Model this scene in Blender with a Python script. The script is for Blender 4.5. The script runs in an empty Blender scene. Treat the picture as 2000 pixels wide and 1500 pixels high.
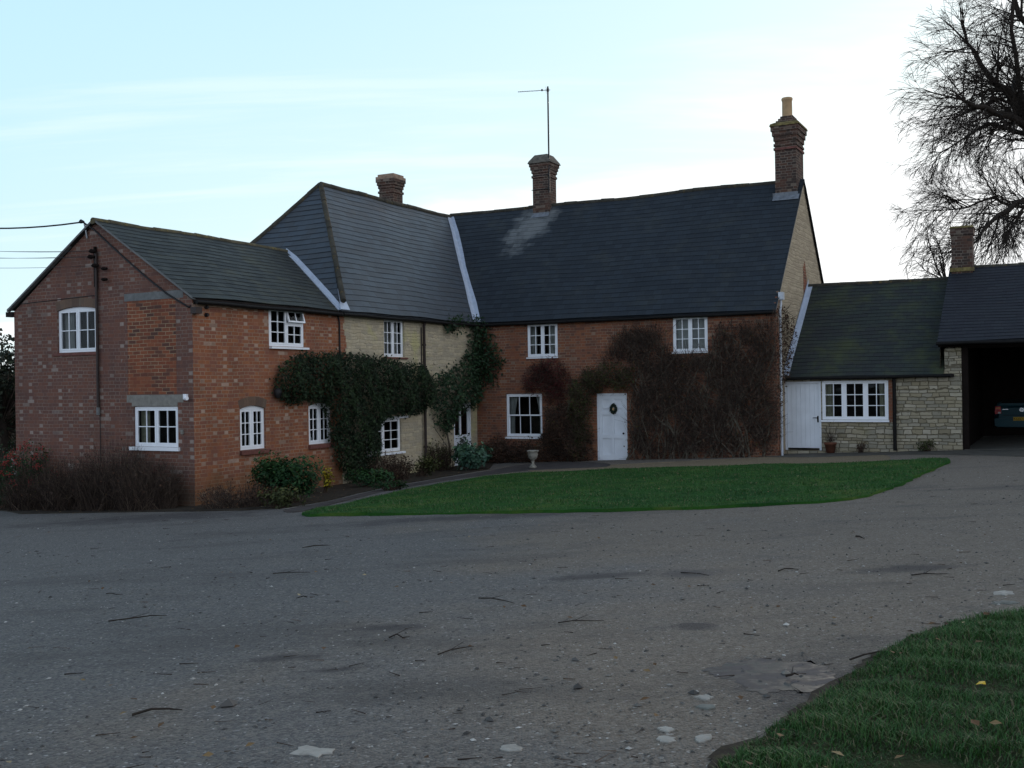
import bpy, math, random
import numpy as np
from mathutils import Vector, Matrix

random.seed(7)
rng = np.random.default_rng(7)
R = math.radians
scene = bpy.context.scene
COL = scene.collection

# ------------------------------------------------------------------ camera
F, ROLL, CAMZ = 2050.0, 0.015, 2.5            # focal length in photo pixels (2000 wide), roll, eye height
cam_d = bpy.data.cameras.new("camera")
cam_d.sensor_width = 36.0
cam_d.lens = 36.0 * F / 2000.0
cam_d.clip_end = 5000.0
cam = bpy.data.objects.new("camera", cam_d)
COL.objects.link(cam)
cam.matrix_world = Matrix.Translation((0, 0, CAMZ)) @ Matrix.Rotation(R(90), 4, 'X') @ Matrix.Rotation(-ROLL, 4, 'Z')
scene.camera = cam

# ------------------------------------------------------------------ world, sun, exposure
SUN_EL, SUN_AZ = R(9.0), R(24.0)              # low sun behind the house, to the right
world = bpy.data.worlds.new("World")
scene.world = world
world.use_nodes = True


def node(nt, typ, ins=None, **props):
    n = nt.nodes.new(typ)
    for k, v in props.items():
        setattr(n, k, v)
    for k, v in (ins or {}).items():
        s = n.inputs[k]
        if isinstance(v, bpy.types.NodeSocket):
            nt.links.new(v, s)
        else:
            s.default_value = v
    return n


def mth(nt, op, a, b=0.0, c=0.0, clamp=False):
    n = node(nt, 'ShaderNodeMath', {0: a, 1: b, 2: c}, operation=op, use_clamp=clamp)
    return n.outputs[0]


def vmul(nt, v, s):
    return node(nt, 'ShaderNodeVectorMath', {0: v, 1: s}, operation='MULTIPLY').outputs[0]


def mixc(nt, fac, a, b, mode='MIX'):
    f = lambda v: (v[0], v[1], v[2], 1.0) if isinstance(v, tuple) else v
    n = node(nt, 'ShaderNodeMix', {0: fac, 6: f(a), 7: f(b)}, data_type='RGBA', blend_type=mode)
    return n.outputs[2]


def ramp(nt, fac, stops, interp='LINEAR'):
    n = node(nt, 'ShaderNodeValToRGB', {0: fac})
    cr = n.color_ramp
    cr.interpolation = interp
    while len(cr.elements) < len(stops):
        cr.elements.new(0.5)
    for e, (p, c) in zip(cr.elements, stops):
        e.position = p
        e.color = (c[0], c[1], c[2], 1) if isinstance(c, tuple) else (c, c, c, 1)
    return n.outputs[0]


def noise(nt, vec, scale, detail=3.0, rough=0.55, dist=0.0):
    return node(nt, 'ShaderNodeTexNoise', {'Vector': vec, 'Scale': scale, 'Detail': detail, 'Roughness': rough, 'Distortion': dist}).outputs[0]


def step(nt, x, lo, hi):
    return node(nt, 'ShaderNodeMapRange', {0: x, 1: lo, 2: hi, 3: 0.0, 4: 1.0}, interpolation_type='SMOOTHSTEP').outputs[0]


nt = world.node_tree
nt.nodes.clear()
sky = node(nt, 'ShaderNodeTexSky', sky_type='NISHITA')
sky.sun_disc = False
sky.sun_elevation = SUN_EL
sky.sun_rotation = SUN_AZ
sky.air_density = 1.0
sky.dust_density = 0.6
sky.ozone_density = 1.5
gen = node(nt, 'ShaderNodeTexCoord').outputs['Generated']
sep = node(nt, 'ShaderNodeSeparateXYZ', {0: gen})
gx, gy, gz = sep.outputs
zz = mth(nt, 'ADD', mth(nt, 'MAXIMUM', gz, 0.0), 0.16)
cv = node(nt, 'ShaderNodeCombineXYZ', {0: mth(nt, 'DIVIDE', gx, zz), 1: mth(nt, 'DIVIDE', gy, zz), 2: 0.3}).outputs[0]
cn = noise(nt, vmul(nt, cv, (0.55, 1.5, 1.0)), 1.0, 6.0, 0.55, 0.4)
az = mth(nt, 'DIVIDE', gx, mth(nt, 'ADD', mth(nt, 'ABSOLUTE', gy), 0.05))        # >0 towards the sun side
bias = mth(nt, 'ADD', mth(nt, 'MULTIPLY', az, 0.46), mth(nt, 'MULTIPLY', gz, -1.15))
bias = mth(nt, 'ADD', bias, 0.215)
bias = mth(nt, 'MINIMUM', mth(nt, 'MAXIMUM', bias, -0.35), 0.25)
cm = step(nt, mth(nt, 'ADD', cn, bias), 0.42, 0.66)
wn_ = noise(nt, vmul(nt, cv, (0.35, 2.6, 1.0)), 1.7, 5.0, 0.6, 0.3)
cm = mth(nt, 'MAXIMUM', cm, mth(nt, 'MULTIPLY', mth(nt, 'MULTIPLY', step(nt, wn_, 0.52, 0.75), 0.27), step(nt, gz, 0.42, 0.2)))
front = step(nt, gy, -0.3, 0.6)                                                    # the western half of the sky carries the bright cloud
cloud_col = mixc(nt, front, (5.0, 5.3, 5.8), (5.0, 5.05, 5.1))
hi_haze = step(nt, gz, 0.95, 0.25)
skyc = mixc(nt, mth(nt, 'MULTIPLY', hi_haze, 0.94), sky.outputs[0], mixc(nt, front, (4.4, 5.1, 6.0), mixc(nt, step(nt, mth(nt, 'ADD', gz, mth(nt, 'MULTIPLY', az, -.35)), 0.10, 0.50), (3.35, 4.15, 4.3), (2.5, 3.75, 4.65))))
skyc = mixc(nt, mth(nt, 'MULTIPLY', cm, 0.9), skyc, cloud_col)
bg = node(nt, 'ShaderNodeBackground', {0: skyc, 1: 0.1})
nt.links.new(bg.outputs[0], node(nt, 'ShaderNodeOutputWorld').inputs[0])

sun_d = bpy.data.lights.new("sun", 'SUN')
sun_d.energy = 1.0
sun_d.angle = R(10)
sun_d.color = (1.0, 0.86, 0.72)
sun = bpy.data.objects.new("sun", sun_d)
COL.objects.link(sun)
sdir = Vector((math.sin(SUN_AZ) * math.cos(SUN_EL), math.cos(SUN_AZ) * math.cos(SUN_EL), math.sin(SUN_EL)))
sun.rotation_euler = sdir.to_track_quat('Z', 'Y').to_euler()
sun.location = sdir * 120

vs = scene.view_settings
vs.view_transform = 'Standard'
vs.look = 'None'
vs.exposure = 1.28
vs.gamma = 1.0
vs.use_curve_mapping = False

# ------------------------------------------------------------------ geometry helpers


def G(x, y):
    """height of the yard"""
    yy = min(max(y, -12.0), 40.0)
    return 1.05 - .05 * yy + .0006 * yy * yy + 1.2 * math.tanh(x / 30.0)


def ray(ox, oy):
    ux = (ox - 1000) - ROLL * (oy - 750)
    uy = (oy - 750) + ROLL * (ox - 1000)
    return ux / F, -uy / F


def gpx(ox, oy, dz=0.0):
    """point of the yard seen at a photo pixel"""
    dx, dv = ray(ox, oy)
    y, st = 2.0, 0.25
    f = lambda t: CAMZ + dv * t - G(dx * t, t) - dz
    while f(y + st) > 0 and y < 90:
        y += st
    a, b = y, y + st
    for _ in range(30):
        m = (a + b) / 2
        if f(m) > 0: a = m
        else: b = m
    return Vector((dx * a, a, G(dx * a, a) + dz))


class Wall:
    """a vertical plane: s runs along it, z is height, d sticks out of it"""
    def __init__(self, o, d):
        self.o = Vector((o[0], o[1], 0))
        self.u = Vector((d[0], d[1], 0)).normalized()
        self.n = Vector((self.u.y, -self.u.x, 0))

    def at(self, s, z, d=0.0):
        p = self.o + self.u * s + self.n * d
        return Vector((p.x, p.y, z))

    def px(self, ox, oy, d=0.0):
        dx, dv = ray(ox, oy)
        o = self.o + self.n * d
        # (dx*t, t) = o + u*s
        t = (o.x * self.u.y - o.y * self.u.x) / (dx * self.u.y - self.u.x)
        s = (t - o.y) / self.u.y if abs(self.u.y) > .3 else (dx * t - o.x) / self.u.x
        return s, CAMZ + dv * t

    def rect(self, x0, y0, x1, y1, d=0.0):
        ym, xm = (y0 + y1) / 2, (x0 + x1) / 2
        return self.px(x0, ym, d)[0], self.px(xm, y1, d)[1], self.px(x1, ym, d)[0], self.px(xm, y0, d)[1]


def tag(o, label=None, cat=None, group=None, kind=None):
    if label: o['label'] = label
    if cat: o['category'] = cat
    if group: o['group'] = group
    if kind: o['kind'] = kind
    return o


def thing(name, loc, label, cat, group=None):
    o = bpy.data.objects.new(name, None)
    o.empty_display_size = 0.2
    o.location = loc
    COL.objects.link(o)
    return tag(o, label, cat, group)


def parent_to(o, parent):
    if parent is not None:
        o.parent = parent
        if parent.type == 'EMPTY':
            o.matrix_parent_inverse = Matrix.Translation(-parent.location)


class MB:
    """collects faces (with uv) for ONE mesh object"""
    def __init__(self):
        self.v, self.f, self.uv, self.sm = [], [], [], []

    def face(self, pts, uvs=None, smooth=False):
        i = len(self.v)
        self.v += [tuple(p) for p in pts]
        self.f.append(list(range(i, i + len(pts))))
        if uvs is None:
            uvs = [(0, 0)] * len(pts)
        self.uv += [tuple(q) for q in uvs]
        self.sm.append(smooth)

    def wbox(self, W, s0, s1, z0, z1, d0, d1, uo=0.0):
        c = lambda s, z, d: W.at(s, z, d)
        self.face([c(s0, z0, d1), c(s1, z0, d1), c(s1, z1, d1), c(s0, z1, d1)], [(s0 + uo, z0), (s1 + uo, z0), (s1 + uo, z1), (s0 + uo, z1)])
        self.face([c(s1, z0, d0), c(s0, z0, d0), c(s0, z1, d0), c(s1, z1, d0)], [(s1 + uo, z0), (s0 + uo, z0), (s0 + uo, z1), (s1 + uo, z1)])
        self.face([c(s0, z0, d0), c(s0, z0, d1), c(s0, z1, d1), c(s0, z1, d0)], [(s0 + uo + d0, z0), (s0 + uo + d1, z0), (s0 + uo + d1, z1), (s0 + uo + d0, z1)])
        self.face([c(s1, z0, d1), c(s1, z0, d0), c(s1, z1, d0), c(s1, z1, d1)], [(s1 + uo - d1, z0), (s1 + uo - d0, z0), (s1 + uo - d0, z1), (s1 + uo - d1, z1)])
        self.face([c(s0, z1, d1), c(s1, z1, d1), c(s1, z1, d0), c(s0, z1, d0)], [(s0 + uo, z1 + d1), (s1 + uo, z1 + d1), (s1 + uo, z1 + d0), (s0 + uo, z1 + d0)])
        self.face([c(s0, z0, d0), c(s1, z0, d0), c(s1, z0, d1), c(s0, z0, d1)], [(s0 + uo, z0 + d0), (s1 + uo, z0 + d0), (s1 + uo, z0 + d1), (s0 + uo, z0 + d1)])

    def prism(self, W, pts, d0, d1):
        """outline pts (s,z) counter-clockwise seen from outside, between depths d0<d1"""
        self.face([W.at(s, z, d1) for s, z in pts], pts)
        self.face([W.at(s, z, d0) for s, z in reversed(pts)], list(reversed(pts)))
        n = len(pts)
        for i in range(n):
            (a, b), (c, e) = pts[i], pts[(i + 1) % n]
            self.face([W.at(a, b, d1), W.at(a, b, d0), W.at(c, e, d0), W.at(c, e, d1)], [(a, b), (a + d1 - d0, b), (c + d1 - d0, e), (c, e)])

    def tube(self, pts, r, n=8, cap=True, smooth=True):
        pts = [Vector(p) for p in pts]
        rs = r if isinstance(r, (list, tuple)) else [r] * len(pts)
        rings = []
        prev = None
        for i, p in enumerate(pts):
            t = (pts[min(i + 1, len(pts) - 1)] - pts[max(i - 1, 0)]).normalized()
            if prev is None:
                a = t.orthogonal().normalized()
            else:
                a = (prev - t * prev.dot(t))
                a = a.normalized() if a.length > 1e-6 else t.orthogonal().normalized()
            prev = a
            b = t.cross(a)
            rings.append([p + (a * math.cos(2 * math.pi * k / n) + b * math.sin(2 * math.pi * k / n)) * rs[i] for k in range(n)])
        base = len(self.v)
        for rg in rings:
            self.v += [tuple(q) for q in rg]
        for i in range(len(rings) - 1):
            for k in range(n):
                k2 = (k + 1) % n
                self.f.append([base + i * n + k, base + i * n + k2, base + (i + 1) * n + k2, base + (i + 1) * n + k])
                self.uv += [(k / n, i), (k / n + 1 / n, i), (k / n + 1 / n, i + 1), (k / n, i + 1)]
                self.sm.append(smooth)
        if cap:
            for rg, rev in ((rings[0], True), (rings[-1], False)):
                self.face(list(reversed(rg)) if rev else rg)

    def lathe(self, prof, c, n=20, smooth=True):
        """prof: list of (radius, z) from the bottom up, around the vertical through c"""
        base = len(self.v)
        for r, z in prof:
            for k in range(n):
                a = 2 * math.pi * k / n
                self.v.append((c[0] + r * math.cos(a), c[1] + r * math.sin(a), c[2] + z))
        for i in range(len(prof) - 1):
            for k in range(n):
                k2 = (k + 1) % n
                self.f.append([base + i * n + k, base + i * n + k2, base + (i + 1) * n + k2, base + (i + 1) * n + k])
                self.uv += [(k / n * 2 * prof[i][0] * 3.14, prof[i][1]), ((k + 1) / n * 2 * prof[i][0] * 3.14, prof[i][1]), ((k + 1) / n * 2 * prof[i][0] * 3.14, prof[i + 1][1]), (k / n * 2 * prof[i][0] * 3.14, prof[i + 1][1])]
                self.sm.append(smooth)

    def build(self, name, mat, parent=None, merge=False):
        me = bpy.data.meshes.new(name)
        me.from_pydata(self.v, [], self.f)
        uvl = me.uv_layers.new(name='uv')
        uvl.data.foreach_set('uv', np.array(self.uv, dtype=np.float32).ravel())
        me.polygons.foreach_set('use_smooth', self.sm)
        me.materials.append(mat)
        if merge:
            import bmesh
            bm = bmesh.new(); bm.from_mesh(me)
            bmesh.ops.remove_doubles(bm, verts=bm.verts, dist=1e-4)
            bm.to_mesh(me); bm.free()
        me.update()
        o = bpy.data.objects.new(name, me)
        COL.objects.link(o)
        parent_to(o, parent)
        return o


def np_obj(name, V, Fc, mat, parent=None, fu=None, smooth=False):
    """V (n,3) float, Fc (m,k) int; fu = one number per face put in the uv"""
    me = bpy.data.meshes.new(name)
    m, k = Fc.shape
    me.vertices.add(len(V)); me.vertices.foreach_set('co', np.asarray(V, dtype=np.float32).ravel())
    me.loops.add(m * k); me.loops.foreach_set('vertex_index', np.asarray(Fc, dtype=np.int32).ravel())
    me.polygons.add(m); me.polygons.foreach_set('loop_start', np.arange(0, m * k, k, dtype=np.int32))
    me.update(calc_edges=True)
    if fu is not None:
        uvl = me.uv_layers.new(name='uv')
        uv = np.zeros((m, k, 2), dtype=np.float32); uv[:, :, 0] = np.asarray(fu)[:, None]
        uvl.data.foreach_set('uv', uv.ravel())
    me.polygons.foreach_set('use_smooth', [smooth] * m)
    me.materials.append(mat)
    o = bpy.data.objects.new(name, me)
    COL.objects.link(o)
    parent_to(o, parent)
    return o


def clip(poly, axis, val, keep_less):
    """Sutherland-Hodgman against one axis-aligned line"""
    out = []
    n = len(poly)
    for i in range(n):
        p, q = poly[i], poly[(i + 1) % n]
        a, b = p[axis] - val, q[axis] - val
        if keep_less: a, b = -a, -b
        if a >= 0: out.append(p)
        if (a > 1e-9 and b < -1e-9) or (a < -1e-9 and b > 1e-9):
            t = a / (a - b)
            out.append((p[0] + (q[0] - p[0]) * t, p[1] + (q[1] - p[1]) * t))
    return out


def clip_cell(poly, x0, x1, y0, y1):
    for ax, v, l in ((0, x0, False), (0, x1, True), (1, y0, False), (1, y1, True)):
        if len(poly) < 3: return []
        poly = clip(poly, ax, v, l)
    # drop repeated points
    o = []
    for p in poly:
        if not o or abs(p[0] - o[-1][0]) + abs(p[1] - o[-1][1]) > 1e-6: o.append(p)
    if len(o) > 2 and abs(o[0][0] - o[-1][0]) + abs(o[0][1] - o[-1][1]) < 1e-6: o.pop()
    if len(o) < 3: return []
    ar = sum(o[i][0] * o[(i + 1) % len(o)][1] - o[(i + 1) % len(o)][0] * o[i][1] for i in range(len(o)))
    return o if abs(ar) > 1e-7 else []


def inside(poly, x, y):
    r = False
    j = len(poly) - 1
    for i in range(len(poly)):
        if (poly[i][1] > y) != (poly[j][1] > y) and x < (poly[j][0] - poly[i][0]) * (y - poly[i][1]) / (poly[j][1] - poly[i][1]) + poly[i][0]:
            r = not r
        j = i
    return r


def wig(a, b, k=0.0):
    return math.sin(a * 1.7 + k) * math.cos(b * 1.3 + k * 2.1) + 0.5 * math.sin(a * 4.3 + b * 2.9 + k)
# ------------------------------------------------------------------ building frames
UX = Vector((.8835, -.4685, 0)); UY = Vector((.4685, .8835, 0))     # along the main front / away along the wing wall
AC = Vector((-6.86, 22.6, 0))                                         # near right corner of the brick wing
HF = Wall(AC, UX)                       # t to the right, d = -(distance away along the wing)


def H(t, s, z):
    p = AC + UX * t + UY * s
    return Vector((p.x, p.y, z))


SC = 12.24                              # the main front stands this far up the wing wall
W_GAB = HF                              # gable wall of the brick wing (s<0)
W_SIDE = Wall(AC, UY)                   # long side of the wings
W_MAIN = Wall(H(0, SC, 0), UX)
TR = 9.54                               # right end of the main range
W_END = Wall(H(TR, SC, 0), UY)
S_D = SC + 0.85
W_ANX = Wall(H(0, S_D, 0), UX)

BASE = -0.6
EA, KA = 4.47, 0.642
EB, KB, KH = 4.46, 1.312, 1.272
EC, KC = 4.46, 1.117
zA = lambda p: EA + (min(p, 5.8 - p) + .12) * KA
zB = lambda p: EB + (min(p, 6 - p) + .14) * KB
zH = lambda s: EB + (s - 5.06) * KH
zC = lambda g: EC + (min(g, 7.2 - g) + .15) * KC

# ------------------------------------------------------------------ materials


def new_mat(name, rough=0.8, spec=0.3):
    m = bpy.data.materials.new(name)
    m.use_nodes = True
    t = m.node_tree
    b = t.nodes['Principled BSDF']
    b.inputs['Roughness'].default_value = rough
    b.inputs['Specular IOR Level'].default_value = spec
    return m, t, b


def set_in(t, b, key, v):
    if isinstance(v, bpy.types.NodeSocket): t.links.new(v, b.inputs[key])
    else: b.inputs[key].default_value = (v[0], v[1], v[2], 1) if isinstance(v, tuple) else v


def bump(t, b, h, strength=0.4, dist=0.01):
    n = node(t, 'ShaderNodeBump', {'Height': h, 'Strength': strength, 'Distance': dist})
    t.links.new(n.outputs[0], b.inputs['Normal'])


def plain(name, c, rough=0.7, spec=0.3, var=0.15, scale=6.0, metallic=0.0, dirt=None):
    m, t, b = new_mat(name, rough, spec)
    oc = node(t, 'ShaderNodeTexCoord').outputs['Object']
    n = noise(t, oc, scale, 5, 0.6)
    lo = tuple(x * (1 - var) for x in c); hi = tuple(min(1, x * (1 + var)) for x in c)
    cc = ramp(t, n, [(0.3, lo), (0.7, hi)])
    if dirt:
        n2 = noise(t, vmul(t, oc, (3, 3, 1)), 2.1, 6, 0.7)
        cc = mixc(t, step(t, n2, 0.52, 0.72), cc, dirt)
    set_in(t, b, 'Base Color', cc)
    b.inputs['Metallic'].default_value = metallic
    bump(t, b, n, 0.15, 0.01)
    return m


def uvn(t):
    uv = node(t, 'ShaderNodeTexCoord').outputs['UV']
    s = node(t, 'ShaderNodeSeparateXYZ', {0: uv})
    return uv, s.outputs[0], s.outputs[1]


def brick_mat(name, cols, mortar, pale=(0.33, 0.27, 0.21), pale_p=0.5, pale_s=0.05, grime=(0.03, 0.026, 0.024), grime_amt=0.5, moss=None, flemish=True, rowh=0.082):
    m, t, b = new_mat(name, 0.9, 0.2)
    uv, u, v = uvn(t)
    oc = node(t, 'ShaderNodeTexCoord').outputs['Object']
    wob = mth(t, 'MULTIPLY', mth(t, 'SUBTRACT', noise(t, oc, 1.3, 2), 0.5), 0.05)
    rv = mth(t, 'DIVIDE', mth(t, 'ADD', v, wob), rowh)
    row = mth(t, 'FLOOR', rv); fr = mth(t, 'SUBTRACT', rv, row)
    per = 0.345 if flemish else 0.225
    shift = mth(t, 'MULTIPLY', mth(t, 'MODULO', mth(t, 'ABSOLUTE', row), 2.0), 0.5)
    jit = mth(t, 'MULTIPLY', node(t, 'ShaderNodeTexWhiteNoise', {'W': row}, noise_dimensions='1D').outputs[0], 0.08)
    cu = mth(t, 'ADD', mth(t, 'ADD', mth(t, 'DIVIDE', u, per), shift), jit)
    ci = mth(t, 'FLOOR', cu); fu = mth(t, 'SUBTRACT', cu, ci)
    if flemish:
        hd = mth(t, 'GREATER_THAN', fu, 0.665)
        e = mth(t, 'MINIMUM', mth(t, 'MINIMUM', fu, mth(t, 'ABSOLUTE', mth(t, 'SUBTRACT', fu, 0.665))), mth(t, 'SUBTRACT', 1.0, fu))
    else:
        hd = mth(t, 'MULTIPLY', fu, 0.0)
        e = mth(t, 'MINIMUM', fu, mth(t, 'SUBTRACT', 1.0, fu))
    e = mth(t, 'MULTIPLY', e, per)
    f = mth(t, 'MULTIPLY', mth(t, 'MINIMUM', fr, mth(t, 'SUBTRACT', 1.0, fr)), rowh)
    md = mth(t, 'ADD', mth(t, 'MINIMUM', e, f), mth(t, 'MULTIPLY', mth(t, 'SUBTRACT', noise(t, oc, 22, 3), 0.5), 0.007))
    joint = mth(t, 'MULTIPLY', mth(t, 'SUBTRACT', 1.0, step(t, md, 0.004, 0.010)), step(t, noise(t, oc, 1.7, 4), 0.25, 0.6))
    cid = node(t, 'ShaderNodeCombineXYZ', {0: ci, 1: row, 2: mth(t, 'MULTIPLY', hd, 7.3)}).outputs[0]
    wn = node(t, 'ShaderNodeTexWhiteNoise', {'Vector': cid}, noise_dimensions='3D')
    k = len(cols)
    c = ramp(t, wn.outputs[0], [(i / k + 0.001, cc) for i, cc in enumerate(cols)], 'LINEAR')
    sc = node(t, 'ShaderNodeSeparateColor', {0: wn.outputs[1]})
    patch = step(t, noise(t, oc, 0.55, 2), 0.35, 0.55)
    isp = mth(t, 'MULTIPLY', mth(t, 'MULTIPLY', hd, mth(t, 'LESS_THAN', mth(t, 'MODULO', mth(t, 'ABSOLUTE', row), 2.0), 0.5)), mth(t, 'LESS_THAN', sc.outputs[0], mth(t, 'ADD', mth(t, 'MULTIPLY', patch, pale_p), pale_p * .35)))
    isp = mth(t, 'MAXIMUM', isp, mth(t, 'LESS_THAN', sc.outputs[1], pale_s))
    palev = mixc(t, sc.outputs[2], pale, tuple(x * 0.4 for x in pale))
    c = mixc(t, mth(t, 'MULTIPLY', isp, 0.66), c, palev)
    c = mixc(t, mth(t, 'MULTIPLY', noise(t, oc, 26, 5, 0.75), 0.6), c, tuple(x * 0.5 for x in cols[0]))
    c = mixc(t, mth(t, 'MULTIPLY', step(t, noise(t, oc, 4.5, 5, 0.7), 0.48, 0.68), 0.4), c, (cols[0][0] * .55, cols[0][1] * .75, cols[0][2] * 1.0))
    c = mixc(t, joint, c, mixc(t, noise(t, oc, 3, 3), mortar, tuple(x * 0.5 for x in mortar)))
    g = step(t, noise(t, vmul(t, oc, (1, 1, 0.6)), 0.9, 6, 0.65), 0.42, 0.75)
    c = mixc(t, mth(t, 'MULTIPLY', g, grime_amt), c, grime)
    if moss:
        z = node(t, 'ShaderNodeSeparateXYZ', {0: oc}).outputs[2]
        lowm = mth(t, 'MULTIPLY', step(t, mth(t, 'ADD', z, mth(t, 'MULTIPLY', noise(t, oc, 2.0, 4), -1.2)), 0.35, -0.5), 0.55)
        c = mixc(t, lowm, c, moss)
    set_in(t, b, 'Base Color', c)
    bump(t, b, mth(t, 'ADD', mth(t, 'MULTIPLY', joint, -1.0), mth(t, 'MULTIPLY', wn.outputs[0], 0.5)), 0.6, 0.006)
    return m


def rubble_mat(name, su, sv, cols, joint_c, joint_w=0.06, dark=(0.08, 0.07, 0.05), moss=None, contrast=0.5, jd=1.0):
    m, t, b = new_mat(name, 0.95, 0.2)
    uv, u, v = uvn(t)
    oc = node(t, 'ShaderNodeTexCoord').outputs['Object']
    n1 = mth(t, 'SUBTRACT', noise(t, oc, 1.6, 3), 0.5)
    n3 = mth(t, 'SUBTRACT', node(t, 'ShaderNodeTexNoise', {'W': mth(t, 'MULTIPLY', v, 5.0), 'Scale': 1.0, 'Detail': 1.0}, noise_dimensions='1D').outputs[0], 0.5)
    vv = mth(t, 'ADD', mth(t, 'ADD', mth(t, 'DIVIDE', v, sv), mth(t, 'MULTIPLY', n1, 1.1)), mth(t, 'ADD', mth(t, 'MULTIPLY', n3, 1.6), mth(t, 'MULTIPLY', mth(t, 'SUBTRACT', noise(t, oc, 9, 2), 0.5), 0.35)))
    row = mth(t, 'FLOOR', vv); fv = mth(t, 'SUBTRACT', vv, row)
    ofs = node(t, 'ShaderNodeTexWhiteNoise', {'W': row}, noise_dimensions='1D').outputs[0]
    uu = mth(t, 'ADD', mth(t, 'ADD', mth(t, 'DIVIDE', u, su), mth(t, 'MULTIPLY', mth(t, 'SUBTRACT', noise(t, oc, 7, 2), 0.5), 0.3)), mth(t, 'MULTIPLY', ofs, 500.0))
    vo = node(t, 'ShaderNodeTexVoronoi', {'W': uu, 'Scale': 1.0, 'Randomness': 0.85}, voronoi_dimensions='1D', feature='F1')
    ve = node(t, 'ShaderNodeTexVoronoi', {'W': uu, 'Scale': 1.0, 'Randomness': 0.85}, voronoi_dimensions='1D', feature='DISTANCE_TO_EDGE')
    eu = mth(t, 'MULTIPLY', ve.outputs[0], su)
    ev = mth(t, 'MULTIPLY', mth(t, 'MINIMUM', fv, mth(t, 'SUBTRACT', 1.0, fv)), sv)
    ed = mth(t, 'ADD', mth(t, 'DIVIDE', mth(t, 'MINIMUM', eu, ev), sv), mth(t, 'MULTIPLY', mth(t, 'SUBTRACT', noise(t, oc, 18, 4), 0.5), 0.16))
    j = mth(t, 'SUBTRACT', 1.0, step(t, ed, joint_w * 0.5, joint_w * 2.0))
    sc = node(t, 'ShaderNodeSeparateColor', {0: vo.outputs['Color']})
    k = len(cols)
    c = ramp(t, sc.outputs[0], [(i / k + 0.001, cc) for i, cc in enumerate(cols)])
    c = mixc(t, mth(t, 'MULTIPLY', noise(t, oc, 9, 6, 0.7), contrast), c, tuple(x * 0.5 for x in cols[0]))
    c = mixc(t, mth(t, 'MULTIPLY', j, jd), c, joint_c)
    dn = step(t, noise(t, vmul(t, oc, (1, 1, 2.2)), 3.1, 6, 0.7), 0.6, 0.72)
    c = mixc(t, mth(t, 'MULTIPLY', dn, 0.75), c, dark)
    spk = step(t, noise(t, vmul(t, oc, (1, 1, 2.0)), 11.0, 3, 0.5), 0.66, 0.73)
    c = mixc(t, mth(t, 'MULTIPLY', spk, 0.6), c, tuple(x * .6 for x in dark))
    if moss:
        mn = step(t, noise(t, oc, 0.8, 5, 0.6), 0.55, 0.7)
        c = mixc(t, mth(t, 'MULTIPLY', mn, 0.6), c, moss)
    set_in(t, b, 'Base Color', c)
    bump(t, b, mth(t, 'ADD', mth(t, 'MULTIPLY', j, -1.2), noise(t, oc, 12, 5)), 0.8, 0.02)
    return m


COURSE = 0.205


def slate_mat(name, cols, width=0.3, course=COURSE, stain=None, moss=None, moss_amt=0.4, moss_at=(0.5, 0.68), rough=0.5, streak=None, spec=0.4):
    m, t, b = new_mat(name, rough, spec)
    uv, u, v = uvn(t)
    oc = node(t, 'ShaderNodeTexCoord').outputs['Object']
    rv = mth(t, 'DIVIDE', mth(t, 'ADD', v, 0.0005), course)
    row = mth(t, 'FLOOR', rv)
    cu = mth(t, 'ADD', mth(t, 'DIVIDE', u, width), mth(t, 'MULTIPLY', mth(t, 'MODULO', mth(t, 'ABSOLUTE', row), 2.0), 0.5))
    cu = mth(t, 'ADD', cu, mth(t, 'MULTIPLY', node(t, 'ShaderNodeTexWhiteNoise', {'W': row}, noise_dimensions='1D').outputs[0], 0.3))
    ci = mth(t, 'FLOOR', cu); fu = mth(t, 'SUBTRACT', cu, ci)
    e = mth(t, 'MULTIPLY', mth(t, 'MINIMUM', fu, mth(t, 'SUBTRACT', 1.0, fu)), width)
    j = mth(t, 'SUBTRACT', 1.0, step(t, e, 0.002, 0.007))
    wn = node(t, 'ShaderNodeTexWhiteNoise', {'Vector': node(t, 'ShaderNodeCombineXYZ', {0: ci, 1: row, 2: 0.0}).outputs[0]}, noise_dimensions='3D')
    k = len(cols)
    c = ramp(t, wn.outputs[0], [(i / k + 0.001, cc) for i, cc in enumerate(cols)])
    big = noise(t, oc, 0.7, 5, 0.6)
    c = mixc(t, mth(t, 'MULTIPLY', big, 0.5), c, tuple(x * 0.6 for x in cols[0]))
    ln = mth(t, 'SUBTRACT', 1.0, step(t, mth(t, 'SUBTRACT', rv, row), 0.02, 0.10))  # shadow line of the slate overlap, painted along each course edge
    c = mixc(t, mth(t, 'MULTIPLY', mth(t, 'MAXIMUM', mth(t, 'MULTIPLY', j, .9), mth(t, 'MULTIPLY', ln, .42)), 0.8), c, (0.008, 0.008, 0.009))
    if moss:
        mn = step(t, noise(t, oc, 1.1, 7, 0.66), *moss_at)
        c = mixc(t, mth(t, 'MULTIPLY', mn, moss_amt), c, moss)
        sp = step(t, noise(t, oc, 14, 4, 0.6), 0.64, 0.72)
        c = mixc(t, mth(t, 'MULTIPLY', sp, 0.35), c, moss)
    if stain:
        c = stain(t, oc, wn, c)
    set_in(t, b, 'Base Color', c)
    set_in(t, b, 'Roughness', ramp(t, wn.outputs[0], [(0.0, rough - 0.03), (1.0, rough + 0.05)]))
    bump(t, b, mth(t, 'ADD', mth(t, 'MULTIPLY', wn.outputs[0], 1.0), mth(t, 'ADD', mth(t, 'MULTIPLY', j, -1.0), noise(t, oc, 25, 4))), 0.3, 0.006)
    return m


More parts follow.
